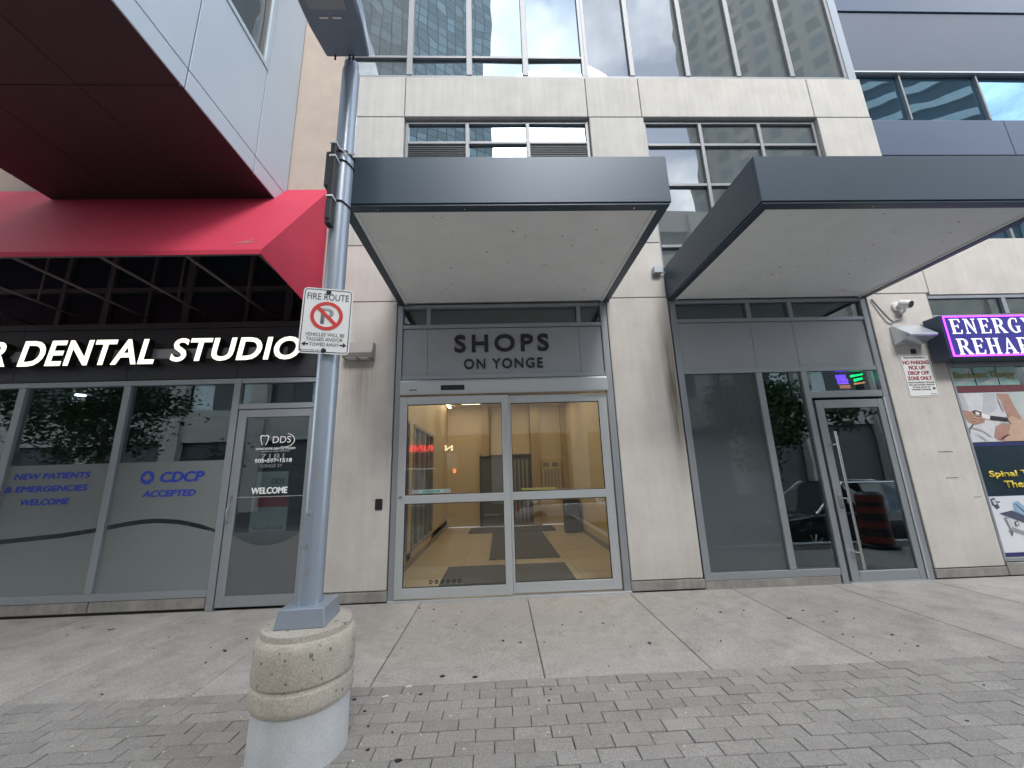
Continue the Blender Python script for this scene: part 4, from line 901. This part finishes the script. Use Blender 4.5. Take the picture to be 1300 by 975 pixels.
for (a0, z, hh_, mt) in ((-95, 1.52, .05, 'ink_grey'), (-70, 1.62, .03, 'sign_white'), (-112, .93, .025, 'ink_grey')):
    mb = MB()
    for j in range(4):
        t0, t1 = R(a0+j*9), R(a0+j*9+9.01); k0, k1 = .0745, .0752
        mb.hull([(LX+k0*math.cos(t0), LY+k0*math.sin(t0), z), (LX+k0*math.cos(t1), LY+k0*math.sin(t1), z), (LX+k1*math.cos(t1), LY+k1*math.sin(t1), z), (LX+k1*math.cos(t0), LY+k1*math.sin(t0), z)],
                [(LX+k0*math.cos(t0), LY+k0*math.sin(t0), z+hh_), (LX+k0*math.cos(t1), LY+k0*math.sin(t1), z+hh_), (LX+k1*math.cos(t1), LY+k1*math.sin(t1), z+hh_), (LX+k1*math.cos(t0), LY+k1*math.sin(t0), z+hh_)])
    if mt != 'sign_white': mb.build('sticker_residue', 'aluminium', LP)
for z in (1.1, 1.28): MB().tube([(LX-.012, LY-.074, z), (LX-.012, LY-.079, z)], .006, 8).build('screw', 'steel', LP)
MB().lathe([(.06, 4.90), (.06, 5.02)], LX, LY, 24).build('collar', 'lamp_paint', LP)
# head: shoebox running out over the photographer
def sec(y, hw, z0, z1, dx=0): return [(LX+dx-hw, y, z0), (LX+dx+hw, y, z0), (LX+dx+hw*.98, y, z1), (LX+dx-hw*.98, y, z1)]
mb = MB(); S = [sec(-2.715, .18, 5.0, 5.10), sec(-2.95, .212, 4.985, 5.15), sec(-3.06, .217, 4.985, 5.16), sec(-3.62, .217, 4.985, 5.16), sec(-3.72, .19, 4.99, 5.13)]
rg = [[mb.b.verts.new(p) for p in s_] for s_ in S]
for q, w_ in zip(rg, rg[1:]):
    for i in range(4): mb.b.faces.new((q[i], q[(i+1) % 4], w_[(i+1) % 4], w_[i]))
mb.b.faces.new(rg[0][::-1]); mb.b.faces.new(rg[-1])
hd = mb.build('lamp_head', 'lamp_paint', LP, bev=.012)
MB().box(LX-.205, LX+.205, -3.60, -3.045, 4.972, 4.984).build('lens_frame', 'lamp_paint', hd, bev=.004)
MB().box(LX-.15, LX+.13, -3.58, -3.09, 4.966, 4.9715).build('lens', 'led_lens', hd)
for a in (-.105, -.005): MB().prism_xy([(LX+a, -3.035), (LX+a+.075, -3.035), (LX+a+.068, -3.022), (LX+a+.008, -3.022)], 4.975, 4.984).build('latch', 'ink_white', hd)
for a in (-.1, .02, .05): MB().lathe([(.008, 4.955), (.008, 4.998)], LX+a, -2.735, 8).build('bolt', 'black', hd)
# small equipment strapped to the pole
d1 = Vector((-.085, -.055, 0))
eq = thing('strapped_sensor', 'two black boxes strapped with white ties to the lamp pole', 'sensor box', (LX-.1, LY, 3.4))
MB().box(LX-.052, LX-.008, LY-.142, LY-.074, 3.35, 4.09).build('long_case', 'black', eq, bev=.008)
MB().box(LX-.118, LX-.068, LY-.075, LY+.02, 3.73, 4.06).build('rear_case', 'dark_fascia', eq, bev=.012)
for z in (3.59, 3.96, 4.05): MB().tube([(LX+.078*math.cos(t_*.35), LY+.078*math.sin(t_*.35), z+.012*math.sin(t_)) for t_ in range(19)], .006, 6).build('clamp_ring', 'black', eq)
for z in (3.59, 3.95, 4.07): MB().box(LX-.055, LX-.005, LY-.146, LY-.07, z-.007, z+.007).build('cable_tie', 'sign_white', eq)
MB().tube([(LX+.0, LY-.08, 4.07), (LX+.05, LY-.085, 4.02), (LX+.12, LY-.09, 4.01)], .006, 6).build('tie_tail', 'sign_white', eq)
MB().box(LX-.05, LX-.011, LY-.150, LY-.143, 3.39, 3.55).build('lower_case', 'dark_fascia', eq, bev=.004)

# fire route sign, turned a little towards the right
FS = thing('parking_sign', 'white fire route no parking sign bolted to the lamp pole', 'sign', (-1.215, -2.74, 2.35))
CX, CZ, WW, HH = -1.205, 2.592, .33, .49
xf = Matrix.Translation((CX, -2.745, CZ)) @ Matrix.Rotation(R(12), 4, 'Z') @ Matrix.Rotation(R(.6), 4, 'Y')
def fs(mb, name, mat):
    bmesh.ops.transform(mb.b, matrix=xf, verts=mb.b.verts); return mb.build(name, mat, FS)
fs(MB().prism_xz(rrect(-WW/2, WW/2, -HH/2, HH/2, .028), 0, .004), 'plate', 'sign_white')
fs(frame_rr(-WW/2+.009, WW/2-.009, -HH/2+.009, HH/2-.009, .022, .005, -.0015, .0), 'border', 'ink_black')
fs(MB().ring(0, .035, .083, .107, -.0035, -.002, 40), 'prohibition_ring', 'ink_red')
fs(MB().prism_xz([(-.071, .089), (-.054, .106), (.071, -.019), (.054, -.036)], -.0038, -.0025), 'prohibition_bar', 'ink_red')
def fl(name, s_, a, mt, bo=0.): lettering(name, s_, *a, -.0018, mt, FS, bold=bo, depth=.001, xf=xf)
fl('sign_letter', 'P', (-.038, .045, -.025, .095), 'ink_grey', .02)
fl('sign_text', 'FIRE ROUTE', (-.137, .137, .155, .205), 'ink_black'); fl('sign_text', 'VEHICLES WILL BE', (-.127, .127, -.118, -.093), 'ink_black'); fl('sign_text', 'TAGGED AND/OR', (-.118, .118, -.153, -.128), 'ink_black')
fl('sign_text', 'TOWED AWAY', (-.094, .094, -.191, -.165), 'ink_black'); fl('sign_text', 'BY-LAW 2001-128', (-.150, -.03, -.2245, -.2165), 'ink_black')
for sg in (-1, 1): fs(MB().prism_xz([(sg*.145, -.178), (sg*.122, -.160), (sg*.122, -.173), (sg*.100, -.173), (sg*.100, -.183), (sg*.122, -.183), (sg*.122, -.196)], -.0025, -.0012), 'arrow', 'ink_black')
for z in (.218, -.222):
    mb = MB().disc(.0, z, .017, -.005, .0, 16); mb.disc(0, z, .009, -.013, -.005, 8); fs(mb, 'bolt', 'black')
for z in (.21, -.21): fs(MB().box(-.02, .02, .004, .03, z-.02, z+.02), 'bracket', 'steel')

# ================================================================== STREET BEHIND THE PHOTOGRAPHER (seen mirrored in the glass)
def uvbox(mb_unused, name, mat, parent, corners, z0, z1):
    """closed block over a footprint with wall-length UVs for the storey grid"""
    me = bpy.data.meshes.new(name); b = bmesh.new(); uv = b.loops.layers.uv.new('UVMap')
    n = len(corners); lo = [b.verts.new((x, y, z0)) for x, y in corners]; hi = [b.verts.new((x, y, z1)) for x, y in corners]; d = 0
    for i in range(n):
        q = (i+1) % n; l = math.dist(corners[i], corners[q]); f = b.faces.new((lo[i], lo[q], hi[q], hi[i]))
        for lp, c in zip(f.loops, ((d, z0), (d+l, z0), (d+l, z1), (d, z1))): lp[uv].uv = c
        d += l
    b.faces.new(hi); bmesh.ops.recalc_face_normals(b, faces=b.faces); b.to_mesh(me); b.free(); me.materials.append(MAT[mat])
    o = bpy.data.objects.new(name, me); col.objects.link(o); o.parent = parent; o.location = -wo(parent); return o
T1 = thing('glass_tower', 'tall curved glass tower mirrored in the upper windows, left', 'tower', (0, 0, -.6))
arc = [(-.4, -50), (-9, -45.5), (-18, -40), (-26, -33.5)]
uvbox(None, 'facade', 'tower_glass', T1, arc + [(-40, -70), (-.4, -75)], 0, 130)
arc2 = [(-26.1, -33.2), (-34, -28), (-42, -21), (-48, -12)]
uvbox(None, 'balcony_wing', 'tower_balcony', T1, arc2 + [(-80, -30), (-45, -70)], 0, 130)
for kf in range(36):
    z = 3+kf*3.0; mb = MB(); pa = arc2; pb = [(x+.9, y+1.1) for x, y in arc2]
    mb.prism_xy(pb + pa[::-1], z, z+1.0); mb.build('balcony', 'opp_concrete', T1)
T2 = thing('masonry_tower', 'grey residential tower mirrored in the upper windows, right', 'tower', (30, -45, -.6))
uvbox(None, 'facade', 'tower_masonry', T2, [(32, -46), (38, -38), (45, -31), (75, -75)], 0, 120)
T3 = thing('banded_tower', 'tower with white balcony bands mirrored in the blue glass at upper right', 'tower', (56, -34, -.6))
for kf in range(24): MB().prism_xy([(49.6, -36.8), (60.2, -31), (60.4, -31.6), (50, -37.4)], 3+kf*3.0, 4.1+kf*3.0).build('balcony', 'opp_concrete', T3)
uvbox(None, 'facade', 'room_dark', T3, [(50, -37), (60, -31.5), (70, -60), (60, -60)], 0, 75)
mb = MB()
for kf in range(34):
    mb.prism_xy([(35.6, -41.2), (38.2, -37.6), (39.2, -38.4), (36.6, -42)], 8+kf*3.0, 9.1+kf*3.0)
mb.build('balcony', 'opp_concrete', T2)
OB = thing('opposite_building', 'low concrete building across the street, mirrored in the shop glass', 'building', (0, -24, -.6))
MB().box(-60, 90, -40, -24.4, -.6, 23.6).build('wall', 'opp_dark', OB)
for z, h in ((4.4, 2.4), (9.2, 1.6), (13.4, 1.6), (17.6, 1.6), (21.8, 2.0)): MB().box(-60, 90, -24.4, -24.0, z, z+h).build('spandrel', 'opp_concrete', OB)
for i in range(-9, 15): MB().box(i*6-.6, i*6+.6, -24.3, -23.7, -.6, 23.4).build('upright', 'opp_concrete', OB)
for i in range(-18, 30):
    for z0, z1 in ((6.85, 9.15), (10.9, 13.3)): MB().box(i*3+.75, i*3+2.3, -24.42, -24.36, z0, z1).build('window', 'print_photo' if i % 3 else 'tower_glass', OB)
rs = thing('mirrored_shop_sign', 'red shop sign across the street, mirrored in the sliding door', 'sign', (-5, -23.6, 3))
def back_text(s_, x0, x1, z0, z1, mt, bold=.03):
    b = fit(text_bm(s_, bold), x0, x1, z0, z1, -23.5, mirror=True); extrude_back(b, -.1); mb = MB(); mb.b.free(); mb.b = b; mb.build('sign_text', mt, rs)
back_text('RINE', -6.6, -4.85, 3.25, 3.7, 'neon_red'); back_text('N', -4.0, -3.45, 3.25, 3.65, 'neon_cream')
MB().box(-6.8, -4.7, -23.7, -23.6, 2.0, 3.15).build('sign_board', 'print_maroon', rs); MB().box(-6.8, -4.7, -23.62, -23.55, 1.95, 2.02).build('sign_edge', 'sign_letter_white', rs)
MB().box(-3.9, -3.1, -23.7, -23.6, 1.9, 3.1).build('sign_board', 'opp_concrete', rs); MB().box(-3.42, -3.22, -23.6, -23.5, 1.6, 1.9).build('lamp', 'neon_orange', rs)

def tree(x, y, h, cr, lab, n=900):
    t_ = thing('street_tree', lab, 'tree', (x, y, -.6), 'street trees mirrored in the shop windows')
    MB().tube([(x, y, -.6), (x+.05, y, h*.35), (x, y+.1, h*.7)], [.16, .11, .05], 8).build('trunk', 'bark', t_)
    mb = MB()
    for i in range(7):
        a = i*.9; mb.tube([(x, y, h*(.3+.05*i)), (x+cr*.7*math.cos(a), y+cr*.7*math.sin(a), h*(.5+.05*i))], [.05, .015], 5)
    mb.build('limbs', 'bark', t_)
    mb = MB(); cl = [(random.gauss(0, .5)*cr, random.gauss(0, .5)*cr, random.gauss(0, .35)*cr) for _ in range(26)]
    for i in range(n):
        c = random.choice(cl); p = Vector((x+c[0]+random.gauss(0, .16)*cr, y+c[1]+random.gauss(0, .16)*cr, h*.66+c[2]+random.gauss(0, .14)*cr))
        s_ = random.uniform(.08, .17); u = Vector((random.gauss(0, 1), random.gauss(0, 1), random.gauss(0, 1))).normalized(); v = u.orthogonal().normalized()
        mb.b.faces.new([mb.b.verts.new(p+q) for q in (-u*s_, v*s_*.5, u*s_, -v*s_*.5)])
    mb.build('crown', 'leaf', t_)
tree(13.2, -13.5, 6.2, 2.5, 'leafy street tree mirrored in the right shop windows', 6500); tree(-19.5, -14.5, 8, 3.2, 'leafy street tree mirrored in the dental studio windows', 8000)

def car(name, lab, x, y, rz, mat, z0, suv):
    t_ = thing(name, lab, 'car', (x, y, z0)); t_.rotation_euler.z = 0
    L_ = 4.7; H = 1.68 if suv else 1.45; bl = .98 if suv else .9
    st = [(-2.35, .45, .62, .78), (-2.25, .28, .70, .86), (-1.6, .22, bl, .9), (-.7, .2, bl+.03, .92), (.6, .2, bl+.02, .92), (1.3, .2, bl-.02, .91), (2.1, .25, bl-.14, .86), (2.33, .4, bl-.32, .74)]
    if suv: st[0] = (-2.35, .45, .9, .8); st[1] = (-2.28, .3, .97, .87)
    def P(px_, py_, pz_):
        c_, s_ = math.cos(rz), math.sin(rz); return (x+c_*px_-s_*py_, y+s_*px_+c_*py_, z0+pz_)
    mb = MB(); rg = []
    for (a, zb, zt, hw_) in st: rg.append([mb.b.verts.new(P(a, py_, pz_)) for py_, pz_ in ((-hw_*.93, zb), (-hw_, (zb+zt)/2), (-hw_*.94, zt), (hw_*.94, zt), (hw_, (zb+zt)/2), (hw_*.93, zb))])
    for q, w_ in zip(rg, rg[1:]):
        for i in range(6): mb.b.faces.new((q[i], q[(i+1) % 6], w_[(i+1) % 6], w_[i]))
    mb.b.faces.new(rg[0]); mb.b.faces.new(rg[-1][::-1]); mb.build('body', mat, t_, bev=.03, smooth=True)
    gs = [(-2.05 if suv else -1.9, bl-.02, .80), (-1.75 if suv else -1.25, H-.06, .64), (-.6, H, .66), (.3, H-.03, .64), (1.15, bl, .78)]
    mb = MB(); rg = []
    for a, zt, hw_ in gs: rg.append([mb.b.verts.new(P(a, py_, pz_)) for py_, pz_ in ((-.84, bl-.03), (-hw_, max(zt, bl)), (hw_, max(zt, bl)), (.84, bl-.03))])
    for q, w_ in zip(rg, rg[1:]):
        for i in range(4): mb.b.faces.new((q[i], q[(i+1) % 4], w_[(i+1) % 4], w_[i]))
    mb.b.faces.new(rg[0]); mb.b.faces.new(rg[-1][::-1]); mb.build('windows', 'car_glass', t_)
    mb = MB(); mb.hull([P(gs[1][0], .62, H-.05), P(gs[1][0], -.62, H-.05), P(gs[1][0], -.6, H-.03), P(gs[1][0], .6, H-.03)], [P(.3, .6, H-.02), P(.3, -.6, H-.02), P(.3, -.58, H+.01), P(.3, .58, H+.01)]); mb.build('roof', mat, t_)
    for s_ in (-1, 1):
        MB().tube([P(1.17, s_*.83, bl), P(.3, s_*.66, H-.02), P(gs[1][0], s_*.65, H-.04), P(gs[0][0], s_*.8, bl)], .03, 6).build('window_trim', 'steel' if suv else mat, t_)
    for a in (-1.42, 1.42):
        for s_ in (-1, 1):
            wv = MB().tube([P(a, s_*.70, .34), P(a, s_*.93, .34)], .345, 24).build('wheel', 'rubber', t_)
            mb = MB()
            for k_ in range(10):
                t2 = k_*math.pi/5; mb.tube([P(a, s_*.94, .34), P(a+.24*math.cos(t2), s_*.94, .34+.24*math.sin(t2))], .015, 5)
            mb.build('rim', 'steel', wv)
    for s_ in (-1, 1):
        MB().hull([P(-2.33, s_*.76, .70), P(-2.33, s_*.5, .70), P(-2.33, s_*.5, .84), P(-2.33, s_*.76, .84)], [P(-2.2, s_*.89, .70), P(-2.3, s_*.5, .70), P(-2.3, s_*.5, .84), P(-2.2, s_*.89, .84)]).build('tail_light', 'ink_red', t_)
    return t_
car('parked_car', 'white car mirrored in the sliding door glass', 2.9, -10.9, 0, 'car_white', -.62, False)
car('parked_car', 'dark car mirrored in the right door glass', 8.4, -4.55, math.pi, 'car_dark', -.62, True)
for i, (bx, by) in enumerate(((6.9, -2.0),)):
    t_ = thing('traffic_drum', ('orange and black traffic drum mirrored beside the door handle', 'second orange and black traffic drum, mirrored right of the first')[i], 'traffic drum', (bx, by, GZ))
    MB().lathe([(.30, GZ), (.30, GZ+.06), (.23, GZ+.08), (.2, .9), (.15, .95)], bx, by, 28).build('drum_body', 'black', t_, smooth=True)
    for z in (.12, .38, .64, .84): MB().lathe([(.24-.035*(z-.06), z-.06), (.24-.035*(z+.06), z+.06)], bx, by, 28).build('stripe', 'barrel_orange', t_)
